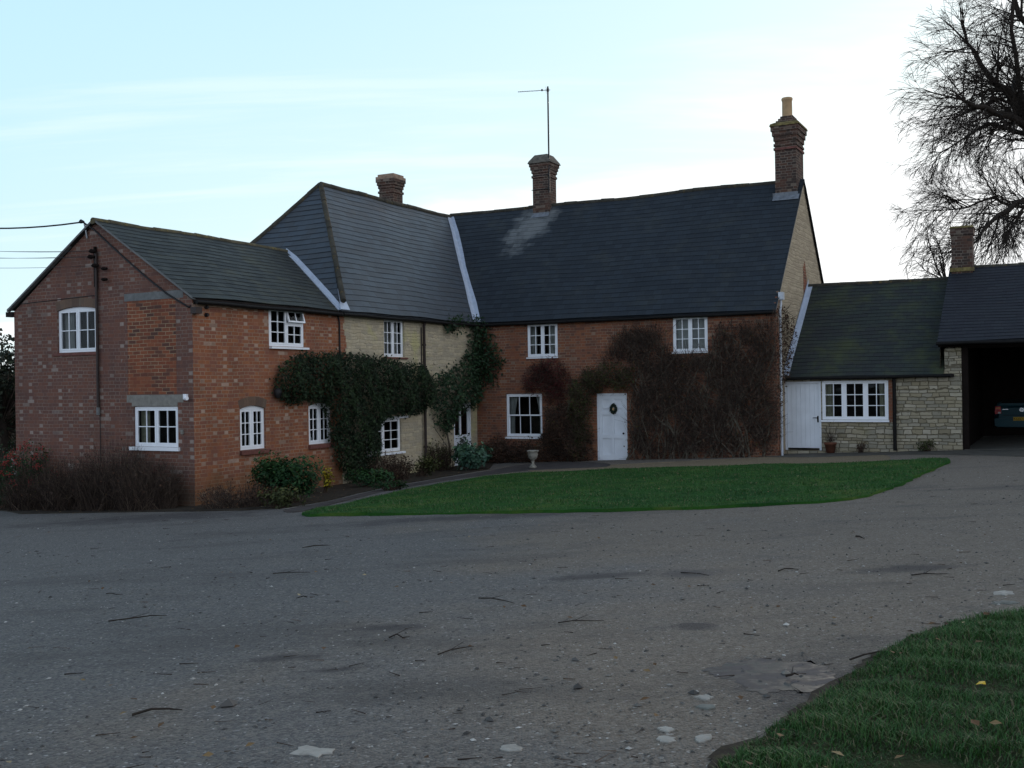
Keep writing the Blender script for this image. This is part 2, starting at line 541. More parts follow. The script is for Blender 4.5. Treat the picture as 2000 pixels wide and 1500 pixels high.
def leaf_mat(name, stops, rough=0.5, spec=0.35, trans=0.0):
    m, t, b = new_mat(name, rough, spec)
    uv, u, v = uvn(t)
    set_in(t, b, 'Base Color', ramp(t, u, stops))
    if trans:
        b.inputs['Subsurface Weight'].default_value = 0.0
    return m


M = {}


def bleach(t, oc, wn, c):
    """lime-washed slates running down below the middle chimney"""
    p = AC + UX * .55 + UY * (SC + 3.0)
    d = node(t, 'ShaderNodeVectorMath', {0: oc, 1: (p.x, p.y, 7.95)}, operation='SUBTRACT').outputs[0]
    al = node(t, 'ShaderNodeVectorMath', {0: d, 1: tuple(UX)}, operation='DOT_PRODUCT').outputs['Value']
    z = node(t, 'ShaderNodeSeparateXYZ', {0: d}).outputs[2]
    e = mth(t, 'ADD', mth(t, 'POWER', mth(t, 'ABSOLUTE', mth(t, 'DIVIDE', mth(t, 'ADD', al, mth(t, 'MULTIPLY', z, -.28)), .85)), 2.0), mth(t, 'POWER', mth(t, 'ABSOLUTE', mth(t, 'DIVIDE', z, 1.15)), 2.0))
    e = mth(t, 'ADD', e, mth(t, 'ADD', mth(t, 'MULTIPLY', mth(t, 'SUBTRACT', noise(t, oc, 2.4, 5, .7), .5), 2.2), mth(t, 'MULTIPLY', wn.outputs[0], .5)))
    m = step(t, e, 1.5, .0)
    return mixc(t, mth(t, 'MULTIPLY', m, .55), c, (.22, .23, .23))


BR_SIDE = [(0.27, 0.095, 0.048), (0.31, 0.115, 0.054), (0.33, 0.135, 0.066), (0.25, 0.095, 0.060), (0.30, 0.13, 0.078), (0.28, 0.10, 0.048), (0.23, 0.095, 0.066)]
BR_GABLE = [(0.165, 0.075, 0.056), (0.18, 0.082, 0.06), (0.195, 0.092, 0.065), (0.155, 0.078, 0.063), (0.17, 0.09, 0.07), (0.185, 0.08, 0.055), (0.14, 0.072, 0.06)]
BR_MAIN = [(0.23, 0.082, 0.044), (0.26, 0.098, 0.05), (0.27, 0.115, 0.06), (0.20, 0.08, 0.052), (0.23, 0.105, 0.065), (0.14, 0.068, 0.05)]
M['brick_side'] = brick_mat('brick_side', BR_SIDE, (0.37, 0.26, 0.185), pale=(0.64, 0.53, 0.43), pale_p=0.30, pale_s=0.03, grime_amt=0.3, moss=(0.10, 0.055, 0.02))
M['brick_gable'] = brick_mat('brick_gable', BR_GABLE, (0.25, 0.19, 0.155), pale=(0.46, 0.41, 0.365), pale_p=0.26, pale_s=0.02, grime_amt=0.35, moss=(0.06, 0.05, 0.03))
M['brick_main'] = brick_mat('brick_main', BR_MAIN, (0.30, 0.22, 0.16), pale_p=0.1, pale_s=0.03, grime_amt=0.3)
M['brick_patch'] = brick_mat('brick_patch', [(0.22, 0.068, 0.036), (0.26, 0.082, 0.042), (0.07, 0.048, 0.042), (0.24, 0.072, 0.038), (0.14, 0.066, 0.044), (0.28, 0.095, 0.048)], (0.40, 0.29, 0.19), pale_p=0, pale_s=0, grime_amt=0.15, flemish=False)
M['brick_chimney'] = brick_mat('brick_chimney', [(0.10, 0.05, 0.036), (0.075, 0.045, 0.036), (0.125, 0.065, 0.045), (0.05, 0.038, 0.033)], (0.27, 0.22, 0.18), pale_p=0.15, pale_s=0.10, grime_amt=0.5)
M['brick_arch'] = brick_mat('brick_arch', [(0.16, 0.105, 0.075), (0.20, 0.13, 0.09), (0.13, 0.085, 0.065)], (0.10, 0.08, 0.065), pale_p=0, pale_s=0.1, grime_amt=0.3, flemish=False, rowh=0.5)
M['brick_sill'] = plain('brick_sill', (0.13, 0.05, 0.04), 0.75, 0.3, 0.3, 8)
M['stone_wing'] = rubble_mat('stone_wing', 0.30, 0.085, [(0.50, 0.425, 0.29), (0.61, 0.52, 0.375), (0.56, 0.485, 0.36), (0.43, 0.385, 0.30)], (0.47, 0.40, 0.29), 0.05, dark=(0.20, 0.175, 0.125), moss=(0.44, 0.41, 0.17), contrast=0.95, jd=0.65)
M['stone_gable'] = rubble_mat('stone_gable', 0.30, 0.10, [(0.43, 0.355, 0.245), (0.49, 0.41, 0.295), (0.38, 0.315, 0.225)], (0.41, 0.34, 0.245), 0.08, dark=(0.25, 0.20, 0.145), contrast=0.7, jd=0.5)
M['stone_annexe'] = rubble_mat('stone_annexe', 0.25, 0.10, [(0.22, 0.19, 0.13), (0.36, 0.32, 0.235), (0.28, 0.24, 0.16), (0.42, 0.38, 0.30), (0.25, 0.23, 0.18)], (0.09, 0.075, 0.05), 0.075, dark=(0.12, 0.10, 0.065), moss=(0.19, 0.17, 0.08), contrast=0.45, jd=.85)
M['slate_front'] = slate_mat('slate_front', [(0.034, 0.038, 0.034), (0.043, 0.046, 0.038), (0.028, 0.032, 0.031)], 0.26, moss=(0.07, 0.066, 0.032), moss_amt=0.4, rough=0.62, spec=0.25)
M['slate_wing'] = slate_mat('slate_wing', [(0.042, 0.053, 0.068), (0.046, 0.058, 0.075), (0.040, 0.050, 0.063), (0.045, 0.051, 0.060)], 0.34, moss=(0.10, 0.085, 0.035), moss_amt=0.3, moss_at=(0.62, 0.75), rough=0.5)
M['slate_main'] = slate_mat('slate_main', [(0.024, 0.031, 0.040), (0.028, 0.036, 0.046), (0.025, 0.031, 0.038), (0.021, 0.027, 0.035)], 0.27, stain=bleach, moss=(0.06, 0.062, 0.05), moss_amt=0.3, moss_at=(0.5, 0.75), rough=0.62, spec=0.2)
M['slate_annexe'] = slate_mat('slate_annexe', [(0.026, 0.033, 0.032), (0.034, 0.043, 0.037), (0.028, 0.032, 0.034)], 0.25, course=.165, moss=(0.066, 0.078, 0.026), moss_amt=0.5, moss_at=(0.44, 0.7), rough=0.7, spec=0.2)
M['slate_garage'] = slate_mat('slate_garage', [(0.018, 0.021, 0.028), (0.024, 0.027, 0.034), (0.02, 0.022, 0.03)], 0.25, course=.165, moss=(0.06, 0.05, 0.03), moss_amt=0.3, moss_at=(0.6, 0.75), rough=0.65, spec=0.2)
M['ridge'] = plain('ridge_tile', (0.085, 0.075, 0.05), 0.9, 0.2, 0.4, 3.0, dirt=(0.16, 0.125, 0.04))
M['ridge_dark'] = plain('ridge_tile_dark', (0.045, 0.042, 0.034), 0.9, 0.2, 0.4, 3.0, dirt=(0.12, 0.085, 0.03))
M['lead'] = plain('lead', (0.38, 0.43, 0.52), 0.5, 0.4, 0.12, 5.0, dirt=(0.30, 0.33, 0.40))
M['lead_dull'] = plain('lead_dull', (0.14, 0.155, 0.18), 0.6, 0.4, 0.25, 9.0, dirt=(0.07, 0.075, 0.08))
M['white'] = plain('white_paint', (0.74, 0.76, 0.80), 0.5, 0.35, 0.05, 3.0)
M['pipe_white'] = plain('pipe_white', (0.42, 0.45, 0.50), 0.5, 0.3, 0.15, 5.0)
M['door_white'] = plain('door_white', (0.62, 0.65, 0.70), 0.5, 0.35, 0.06, 3.0)
M['black'] = plain('black_paint', (0.008, 0.0075, 0.0075), 0.6, 0.12, 0.3, 6.0)
M['pipe_brown'] = plain('pipe_brown', (0.03, 0.02, 0.018), 0.55, 0.3, 0.3, 6.0)
M['concrete'] = plain('concrete', (0.20, 0.19, 0.17), 0.9, 0.2, 0.2, 9.0)
M['concrete_dark'] = plain('concrete_dark', (0.14, 0.145, 0.145), 0.9, 0.2, 0.2, 9.0)
M['pot'] = plain('clay_pot', (0.42, 0.28, 0.155), 0.8, 0.25, 0.18, 5.0)
M['terracotta'] = plain('terracotta', (0.12, 0.048, 0.03), 0.85, 0.2, 0.3, 9.0)
M['urn'] = plain('urn_stone', (0.22, 0.21, 0.18), 0.9, 0.2, 0.35, 14.0, dirt=(0.07, 0.07, 0.05))
M['mossy_cap'] = plain('mossy_cap', (0.15, 0.12, 0.05), 0.95, 0.15, 0.5, 9.0, dirt=(0.10, 0.075, 0.05))
M['cap_grey'] = plain('cap_mortar', (0.11, 0.10, 0.085), 0.95, 0.15, 0.35, 9.0)
M['cap_brick'] = plain('cap_pale_brick', (0.27, 0.19, 0.14), 0.95, 0.15, 0.35, 9.0)
M['curtain'] = plain('curtain', (0.34, 0.34, 0.33), 0.9, 0.1, 0.2, 5.0)
M['curtain_cream'] = plain('curtain_cream', (0.34, 0.32, 0.24), 0.9, 0.1, 0.25, 12.0)
M['backing'] = plain('dark_backing', (0.02, 0.018, 0.016), 0.95, 0.0, 0.2, 2.0)
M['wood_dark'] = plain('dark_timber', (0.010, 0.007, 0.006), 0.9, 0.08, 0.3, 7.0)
M['steel'] = plain('galvanised', (0.30, 0.32, 0.34), 0.5, 0.5, 0.1, 5.0, metallic=0.7)
M['cable'] = plain('cable_black', (0.015, 0.014, 0.016), 0.6, 0.3, 0.1, 3.0)
M['soffit'] = plain('eaves_board', (0.02, 0.016, 0.015), 0.9, 0.1, 0.2, 3.0)

# window glass: clear with a reflection that grows at a glancing angle
gm = bpy.data.materials.new('window_glass')
gm.use_nodes = True
t = gm.node_tree
t.nodes.clear()
oc = node(t, 'ShaderNodeTexCoord').outputs['Object']
bmp = node(t, 'ShaderNodeBump', {'Height': noise(t, oc, 1.6, 2), 'Strength': 0.06, 'Distance': 0.05}).outputs[0]
fr = node(t, 'ShaderNodeFresnel', {'IOR': 1.28, 'Normal': bmp}).outputs[0]
mx = node(t, 'ShaderNodeMixShader', {0: fr, 1: node(t, 'ShaderNodeBsdfTransparent', {0: (0.72, 0.76, 0.76, 1)}).outputs[0],
                                     2: node(t, 'ShaderNodeBsdfGlossy', {0: (0.75, 0.8, 0.85, 1), 'Roughness': 0.03, 'Normal': bmp}).outputs[0]})
t.links.new(mx.outputs[0], node(t, 'ShaderNodeOutputMaterial').inputs[0])
M['glass'] = gm
house = thing('farmhouse', H(0, 0, G(AC.x, AC.y)), 'two-storey farmhouse of red brick and pale stone under steep slate roofs, with three wings joined', 'house')
def wall(name, W, outline, holes, mat, parent, reveal=0.12, label=None, thick=0.0):
    mb = MB()
    xs = sorted({min(p[0] for p in outline), max(p[0] for p in outline)} | {h[0] for h in holes} | {h[2] for h in holes})
    zs = sorted({min(p[1] for p in outline), max(p[1] for p in outline)} | {h[1] for h in holes} | {h[3] for h in holes})
    for i in range(len(xs) - 1):
        for j in range(len(zs) - 1):
            cx, cz = (xs[i] + xs[i + 1]) / 2, (zs[j] + zs[j + 1]) / 2
            if any(h[0] < cx < h[2] and h[1] < cz < h[3] for h in holes): continue
            q = clip_cell(list(outline), xs[i], xs[i + 1], zs[j], zs[j + 1])
            if q: mb.face([W.at(a, b) for a, b in q], q)
    for s0, z0, s1, z1 in holes:
        r = -reveal
        mb.face([W.at(s0, z0), W.at(s0, z0, r), W.at(s0, z1, r), W.at(s0, z1)], [(s0, z0), (s0 + reveal, z0), (s0 + reveal, z1), (s0, z1)])
        mb.face([W.at(s1, z0, r), W.at(s1, z0), W.at(s1, z1), W.at(s1, z1, r)], [(s1 - reveal, z0), (s1, z0), (s1, z1), (s1 - reveal, z1)])
        mb.face([W.at(s0, z1), W.at(s0, z1, r), W.at(s1, z1, r), W.at(s1, z1)], [(s0, z1), (s0, z1 + reveal), (s1, z1 + reveal), (s1, z1)])
        mb.face([W.at(s0, z0, r), W.at(s0, z0), W.at(s1, z0), W.at(s1, z0, r)], [(s0, z0 + reveal), (s0, z0), (s1, z0), (s1, z0 + reveal)])
    o = mb.build(name, mat, parent)
    if label: o['label'] = label
    return o


def arc_pts(s0, s1, zs, zc, n=10):
    """segmental arc from (s0,zs) over the crown zc to (s1,zs)"""
    return [(s0 + (s1 - s0) * i / n, zs + (zc - zs) * (1 - (2 * i / n - 1) ** 2)) for i in range(n + 1)]


def glaze_bars(mb, W, s0, z0, s1, z1, nx, ny, d0, d1, rail=0.04, bar=0.02, bottom=None, tilt=None):
    bt = bottom or rail
    mb.wbox(W, s0, s0 + rail, z0, z1, d0, d1)
    mb.wbox(W, s1 - rail, s1, z0, z1, d0, d1)
    mb.wbox(W, s0 + rail, s1 - rail, z1 - rail, z1, d0, d1 - .002)
    mb.wbox(W, s0 + rail, s1 - rail, z0, z0 + bt, d0, d1 - .002)
    a, b, c, e = s0 + rail, s1 - rail, z0 + bt, z1 - rail
    for i in range(1, nx):
        x = a + (b - a) * i / nx
        mb.wbox(W, x - bar / 2, x + bar / 2, c, e, d0 + .004, d1 - .006)
    for j in range(1, ny):
        z = c + (e - c) * j / ny
        mb.wbox(W, a, b, z - bar / 2, z + bar / 2, d0 + .006, d1 - .009)
    return a, c, b, e


def curtain_mb(W, s0, s1, z0, z1, d, waist=None, side=1):
    mb = MB()
    n, m = 18, 8
    def p(i, j):
        f = i / n; g = j / m
        a, b = s0, s1
        if waist:
            w = 1 - waist * math.sin(min(1, (1 - g) * 1.5) * math.pi / 2)
            if side > 0: b = s0 + (s1 - s0) * w
            else: a = s1 - (s1 - s0) * w
        return W.at(a + (b - a) * f, z0 + (z1 - z0) * g, d + .025 * math.sin(f * 19))
    for i in range(n):
        for j in range(m):
            mb.face([p(i, j), p(i + 1, j), p(i + 1, j + 1), p(i, j + 1)], smooth=True)
    return mb


def window(parent, W, r, casements, recess=0.045, arch=0.0, fw=0.045, mull=0.03, curtains=(), curtain_mat='curtain', rail=0.04, sash=False, open_vent=False):
    s0, z0, s1, z1 = r
    e = 0.004
    s0 += e; s1 -= e; z0 += e; z1 -= e
    fb, ff = -recess - 0.06, -recess
    mb = MB()
    zt = z1 - arch                       # spring line of an arched head
    mb.wbox(W, s0, s0 + fw, z0, zt - fw * .2, fb, ff)
    mb.wbox(W, s1 - fw, s1, z0, zt - fw * .2, fb, ff)
    mb.wbox(W, s0 + fw, s1 - fw, z0, z0 + fw, fb, ff - .002)
    if arch:
        mb.prism(W, [(s1, zt - fw), (s1, zt)] [:0] + [(s0, zt - fw * .2), (s1, zt - fw * .2)] + list(reversed(arc_pts(s0, s1, zt, z1))), fb, ff + .001)
    else:
        mb.wbox(W, s0 + fw, s1 - fw, z1 - fw, z1, fb, ff - .002)
    gt = zt - fw * .2 if arch else z1 - fw
    gb = z0 + fw
    a, b = s0 + fw, s1 - fw
    tot = sum(c[0] for c in casements)
    nc = len(casements)
    avail = (b - a) - mull * (nc - 1)
    x = a
    spans = []
    for i, c in enumerate(casements):
        w = avail * c[0] / tot
        spans.append((x, x + w, c))
        x += w
        if i < nc - 1:
            mb.wbox(W, x, x + mull, gb, gt, fb, ff - .001)
            x += mull
    fr = mb.build('window', M['white'], parent)

    def leaf(q0, y0, q1, y1, nx, ny, d1, rl):
        cm = MB()
        g = glaze_bars(cm, W, q0 + .002, y0 + .002, q1 - .002, y1 - .002, nx, ny, d1 - .045, d1, rl)
        cm.build('casement', M['white'], fr)
        pm = MB()
        pm.face([W.at(g[0] - .01, g[1] - .01, d1 - .026), W.at(g[2] + .01, g[1] - .01, d1 - .026), W.at(g[2] + .01, g[3] + .01, d1 - .026), W.at(g[0] - .01, g[3] + .01, d1 - .026)])
        pm.build('pane', M['glass'], fr)

    for q0, q1, c in spans:
        if open_vent and c is casements[-1]:
            zm = gb + (gt - gb) * 0.62
            bm = MB(); bm.wbox(W, q0, q1, zm - .02, zm + .02, fb, ff - .001)
            bm.build('transom', M['white'], fr)
            leaf(q0, gb, q1, zm - .02, 2, 2, ff + .006, rail)
            # top light, hinged at its head and pushed open at the bottom
            vm = MB(); pv = MB()
            ang = R(15); hh = gt - zm - .02
            hp = W.at(0, gt + .01, ff + .01)
            VW = Wall(W.o, W.u)
            g = glaze_bars(vm, VW, q0 - .01, gt - hh, q1 + .03, gt, 2, 1, ff - .03, ff + .01, rail)
            pv.face([VW.at(g[0], g[1], ff - .012), VW.at(g[2], g[1], ff - .012), VW.at(g[2], g[3], ff - .012), VW.at(g[0], g[3], ff - .012)])
            for m_ in (vm, pv):
                nv = []
                for p in m_.v:
                    p = Vector(p)
                    dd = (p - W.o).dot(W.n) - (ff + .01)
                    dz = p.z - (gt + .01)
                    dd2 = dd * math.cos(ang) - dz * math.sin(ang)
                    dz2 = dd * math.sin(ang) + dz * math.cos(ang)
                    q = p + W.n * (dd2 - dd); q.z = gt + .01 + dz2
                    nv.append(tuple(q))
                m_.v = nv
            vo = vm.build('top_light', M['white'], fr)
            pv.build('pane', M['glass'], fr)
        elif sash:
            zm = gb + (gt - gb) * .5
            leaf(q0, zm - .02, q1, gt, c[1], 1, ff + .004, rail)
            leaf(q0, gb, q1, zm + .02, c[1], 1, ff - .042, rail)
        else:
            leaf(q0, gb, q1, gt, c[1], c[2], ff + .006, rail)
    # added dark box behind the glass: blocks leaking light, keeps panes dark
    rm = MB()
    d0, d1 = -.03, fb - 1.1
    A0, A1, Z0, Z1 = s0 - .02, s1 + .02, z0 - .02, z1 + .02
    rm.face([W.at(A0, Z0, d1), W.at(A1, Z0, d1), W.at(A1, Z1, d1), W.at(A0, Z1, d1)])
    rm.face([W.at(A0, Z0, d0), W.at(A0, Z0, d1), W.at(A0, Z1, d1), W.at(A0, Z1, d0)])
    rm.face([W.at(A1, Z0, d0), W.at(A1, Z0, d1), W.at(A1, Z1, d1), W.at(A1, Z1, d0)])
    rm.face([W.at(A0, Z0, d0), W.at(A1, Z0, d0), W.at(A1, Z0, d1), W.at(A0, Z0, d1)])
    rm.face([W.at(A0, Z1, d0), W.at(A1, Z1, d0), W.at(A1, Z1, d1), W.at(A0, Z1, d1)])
    rm.build('light_blocker', M['backing'], fr)
    for cu in curtains:
        f0, f1 = cu[0], cu[1]
        wst = cu[2] if len(cu) > 2 else None
        curtain_mb(W, s0 + (s1 - s0) * f0, s0 + (s1 - s0) * f1, z0 + .02, gt + .02, fb - .10, wst, 1 if f0 < .5 else -1).build('curtain', M[curtain_mat], fr)
    return fr


def box_part(name, W, rc, d0, d1, mat, parent, inset=0.0):
    mb = MB()
    mb.wbox(W, rc[0], rc[2], rc[1], rc[3], d0, d1)
    return mb.build(name, mat, parent)


def brick_arch(W, r, rise, parent, th=0.21, ext=0.05, mat='brick_arch', name='window_arch'):
    """ring of bricks on edge over an arched opening"""
    s0, z0, s1, z1 = r
    zs = z1 - rise
    lo = arc_pts(s0, s1, zs, z1)
    hi = arc_pts(s0 - ext, s1 + ext, zs + th * .93, z1 + th)
    mb = MB()
    d0, d1 = -.10, .005
    n = len(lo) - 1
    for i in range(n):
        u0, u1 = i / n * (s1 - s0) * 3, (i + 1) / n * (s1 - s0) * 3
        mb.face([W.at(*lo[i], d1), W.at(*lo[i + 1], d1), W.at(*hi[i + 1], d1), W.at(*hi[i], d1)], [(u0, .01), (u1, .01), (u1, .22), (u0, .22)])
        mb.face([W.at(*lo[i + 1], d1), W.at(*lo[i], d1), W.at(*lo[i], d0), W.at(*lo[i + 1], d0)], [(u1, .01), (u0, .01), (u0, .1), (u1, .1)])
        mb.face([W.at(*hi[i], d1), W.at(*hi[i + 1], d1), W.at(*hi[i + 1], d0), W.at(*hi[i], d0)], [(u0, .2), (u1, .2), (u1, .1), (u0, .1)])
    for i in (0, n):
        mb.face([W.at(*lo[i], d1), W.at(*hi[i], d1), W.at(*hi[i], d0), W.at(*lo[i], d0)])
    return mb.build(name, M[mat], parent)


def sag(p):
    return Vector((p.x, p.y, p.z + 0.022 * wig(p.x * .55, p.y * .5, 1.3) - 0.012))


def roof(name, pts, e, mat, parent, label=None, course=COURSE, lift=0.014):
    """courses of slates over the plane polygon pts (3-D); e = horizontal direction along the eaves"""
    e = e.normalized()
    n = None
    for i in range(1, len(pts) - 1):
        c = (pts[i] - pts[0]).cross(pts[i + 1] - pts[0])
        if n is None or c.length > n.length: n = c
    n.normalize()
    if n.z < 0: n = -n
    g = n.cross(e)
    if g.z < 0: g = -g
    O = min(pts, key=lambda q: q.z)
    P2 = [((q - O).dot(e), (q - O).dot(g)) for q in pts]
    mb = MB()
    a0, a1 = min(p[0] for p in P2), max(p[0] for p in P2)
    b0, b1 = min(p[1] for p in P2), max(p[1] for p in P2)
    base = math.floor(b0 / course)
    def to3(a, b, l):
        return sag(O + e * a + g * b + n * l)
    for k in range(base, math.ceil(b1 / course)):
        y0, y1 = k * course, (k + 1) * course
        x = a0
        while x < a1 - 1e-6:
            x2 = min(x + 0.62, a1)
            q = clip_cell(P2, x, x2, y0, y1)
            if q:
                jit = 0.35 * lift * wig(k * 3.1, x * 2.3)
                L = lambda b: (lift + jit * .6) * (1 - (b - y0) / course)
                mb.face([to3(a, b, L(b)) for a, b in q], q)
                low = [p for p in q if abs(p[1] - y0) < 1e-5]
                if len(low) == 2:
                    l0, l1 = sorted(low)
                    mb.face([to3(l0[0], l0[1], -.004), to3(l1[0], l1[1], -.004), to3(l1[0], l1[1], L(y0)), to3(l0[0], l0[1], L(y0))], [(l0[0], y0 + .002)] * 4)
            x = x2
    mb.face([sag(q - n * .03) for q in reversed(pts)])
    mb.f[-1] = mb.f[-1]
    o = mb.build(name, mat, parent)
    if label: o['label'] = label
    return o


def ridge(name, p0, p1, mat, parent, r=0.085, seg=0.46, drop=0.03):
    mb = MB()
    L = (p1 - p0).length
    n = max(1, round(L / seg))
    rr = random.Random(int(L * 1000))
    for i in range(n):
        a = sag(p0.lerp(p1, i / n)); b = sag(p0.lerp(p1, (i + .985) / n))
        j = rr.uniform(-.012, .012)
        a = a + Vector((0, 0, j - drop)); b = b + Vector((0, 0, j * .5 - drop))
        mb.tube([a, b], [r * rr.uniform(.97, 1.06), r * .98], 10)
    return mb.build(name, mat, parent)


def strip(name, pts, wdirs, mat, parent, lift):
    """ribbon along pts; wdirs = list of (vector) on one side; thickness by lift"""
    mb = MB()
    for side in wdirs:
        for i in range(len(pts) - 1):
            a, b = sag(pts[i]), sag(pts[i + 1])
            w0 = side[i]; w1 = side[i + 1]
            up = Vector((0, 0, lift))
            mb.face([a + up, b + up, b + up + w1, a + up + w0])
            mb.face([a + up + w0, b + up + w1, b + w1 - up * .5, a + w0 - up * .5])
    return mb.build(name, mat, parent)


def gutter(p0, p1, parent, r=0.042):
    mb = MB()
    n = max(2, int((p1 - p0).length / .8))
    pts = []
    for i in range(n + 1):
        q = p0.lerp(p1, i / n); q.z += .008 * math.sin(i * 1.9)
        pts.append(q)
    mb.tube(pts, r, 8)
    return mb.build('gutter', M['black'], parent)


def pipe(name, pts, r, mat, parent, brackets=True):
    mb = MB()
    mb.tube(pts, r, 8)
    o = mb.build(name, mat, parent)
    return o


def chimney(parent, t, s, w, l, z0, z1, zc, mat='brick_chimney', steps=3, over=0.09, band=True, label=None):
    """brick stack centred at (t,s): shaft z0..zc, corbelled head zc..z1"""
    mb = MB()
    mb.wbox(HF, t - w / 2, t + w / 2, z0, zc, -s - l / 2, -s + l / 2)
    h = (z1 - zc) / steps
    for i in range(steps):
        o = over * (i + 1) / steps
        mb.wbox(HF, t - w / 2 - o, t + w / 2 + o, zc + h * i, zc + h * (i + 1), -s - l / 2 - o, -s + l / 2 + o)
    if band:
        zb = zc - .16
        mb.wbox(HF, t - w / 2 - .03, t + w / 2 + .03, zb, zb + .075, -s - l / 2 - .03, -s + l / 2 + .03)
    o = mb.build('chimney', M[mat], parent)
    if label: o['label'] = label
    return o


def frustum(mb, t, s, w0, l0, w1, l1, z0, z1):
    c = lambda w, l, z: [HF.at(t + a * w / 2, z, -s + b * l / 2) for a, b in ((-1, 1), (1, 1), (1, -1), (-1, -1))]
    A, B = c(w0, l0, z0), c(w1, l1, z1)
    for i in range(4):
        j = (i + 1) % 4
        mb.face([A[i], A[j], B[j], B[i]], [(i, 0), (i + 1, 0), (i + 1, 1), (i, 1)])
    mb.face(B); mb.face(list(reversed(A)))


# ================================================================== the brick wing, gable to the yard
gab, side, main = W_GAB, W_SIDE, W_MAIN
r_gu = gab.rect(112, 599, 188, 688)
r_gl = gab.rect(262, 794, 348, 873)
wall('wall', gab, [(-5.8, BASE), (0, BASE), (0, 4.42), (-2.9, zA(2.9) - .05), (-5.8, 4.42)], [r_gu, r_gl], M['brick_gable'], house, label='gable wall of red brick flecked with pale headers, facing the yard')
window(house, gab, r_gu, [(1, 2, 2), (1, 2, 2)], arch=0.07, curtains=[(0.02, .26)])
brick_arch(gab, r_gu, 0.07, house, ext=.06)
window(house, gab, r_gl, [(1, 2, 2), (1, 2, 2)], recess=.03, curtains=[(0.02, .22)], curtain_mat='curtain_cream')
def pxbox(name, W, x0, y0, x1, y1, d0, d1, mat, parent=house, label=None):
    o = box_part(name, W, W.rect(x0, y0, x1, y1), d0, d1, M[mat], parent)
    if label: o['label'] = label
    return o
pxbox('window_sill', gab, 256, 873, 352, 880, -.05, .06, 'white')
pxbox('window_sill', gab, 105, 689, 190, 694, -.05, .035, 'brick_sill')
pxbox('lintel', gab, 248, 771, 358, 786, -.05, .006, 'concrete')
pxbox('lintel', gab, 258, 786, 347, 793.5, -.05, .007, 'concrete')
pxbox('lintel', gab, 243, 570, 358, 585, -.05, .006, 'concrete_dark')
pxbox('brick_patch', gab, 250, 586, 344, 770, -.05, .004, 'brick_patch', label='orange brick blocking of a former opening, with light joints')

# long side: brick then stone
r_a1 = side.rect(525, 602, 593, 677)
r_a2 = side.rect(469, 792, 519, 878)
r_a3 = side.rect(603, 787, 648, 867)
r_b1 = side.rect(750, 623, 790, 697)
r_b2 = side.rect(716, 818, 784, 884)
r_bd = (side.px(886, 800)[0], G(-1.5, 32.4) - .05, side.px(921, 800)[0], side.px(905, 786)[1])
S_AB = 5.2
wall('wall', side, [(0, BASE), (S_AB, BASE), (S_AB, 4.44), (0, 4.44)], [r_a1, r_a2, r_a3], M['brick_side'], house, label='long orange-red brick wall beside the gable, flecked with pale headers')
wall('wall', side, [(S_AB, BASE), (SC, BASE), (SC, 4.44), (S_AB, 4.44)], [r_b1, r_b2, r_bd], M['stone_wing'], house, label='pale yellow stone wall between the two brick ranges')
# ragged brick toothing where brick meets stone
mb = MB()
rr = random.Random(3)
z = 3.0
while z < 4.35:
    w = .06 + .13 * abs(wig(z * 2.2, 1)) + rr.uniform(0, .06)
    if z < 3.75: w += .10
    mb.wbox(side, S_AB - .02, S_AB + w, z, z + .163, -.05, .005)
    z += .164
mb.build('brick_edge', M['brick_side'], house)
window(house, side, r_a1, [(1, 2, 3), (1, 2, 2)], recess=.01, open_vent=True)
for r_, cu in ((r_a2, ()), (r_a3, ())):
    window(house, side, r_, [(1, 2, 3), (1, 2, 3)], recess=.05, arch=.075, rail=.05, curtains=cu)
    brick_arch(side, r_, .075, house, ext=.06)
    mb = MB()
    mb.prism(side, [(r_[0] - .03, r_[1] - .10), (r_[2] + .08, r_[1] - .10), (r_[2] + .08, r_[1] - .005), (r_[0] - .03, r_[1] - .005)], -.05, .07)
    mb.build('window_sill', M['brick_sill'], house)
pxbox('window_sill', side, 526, 678, 600, 682, -.05, .07, 'white')
window(house, side, r_b1, [(1, 2, 3), (1, 2, 3)], recess=.06, curtains=[(.28, .48), (.55, .9)])
pxbox('window_sill', side, 747, 698, 795, 701, -.05, .05, 'brick_sill')
pxbox('lintel', side, 733, 617, 799, 622, -.05, .03, 'white')
window(house, side, r_b2, [(1, 2, 3), (1, 2, 3)], recess=.05)
pxbox('lintel', side, 742, 813, 796, 817.5, -.05, .03, 'white')
pxbox('window_sill', side, 712, 885, 788, 889, -.05, .08, 'white')
pxbox('lintel', side, 527, 596, 592, 600, -.05, .02, 'white')


def door_frame(mb, W, r, fw, d0, d1):
    s0, z0, s1, z1 = r
    mb.wbox(W, s0 + .003, s0 + fw, z0, z1 - .003, d0, d1)
    mb.wbox(W, s1 - fw, s1 - .003, z0, z1 - .003, d0, d1)
    mb.wbox(W, s0 + fw, s1 - fw, z1 - fw, z1 - .003, d0, d1 - .002)


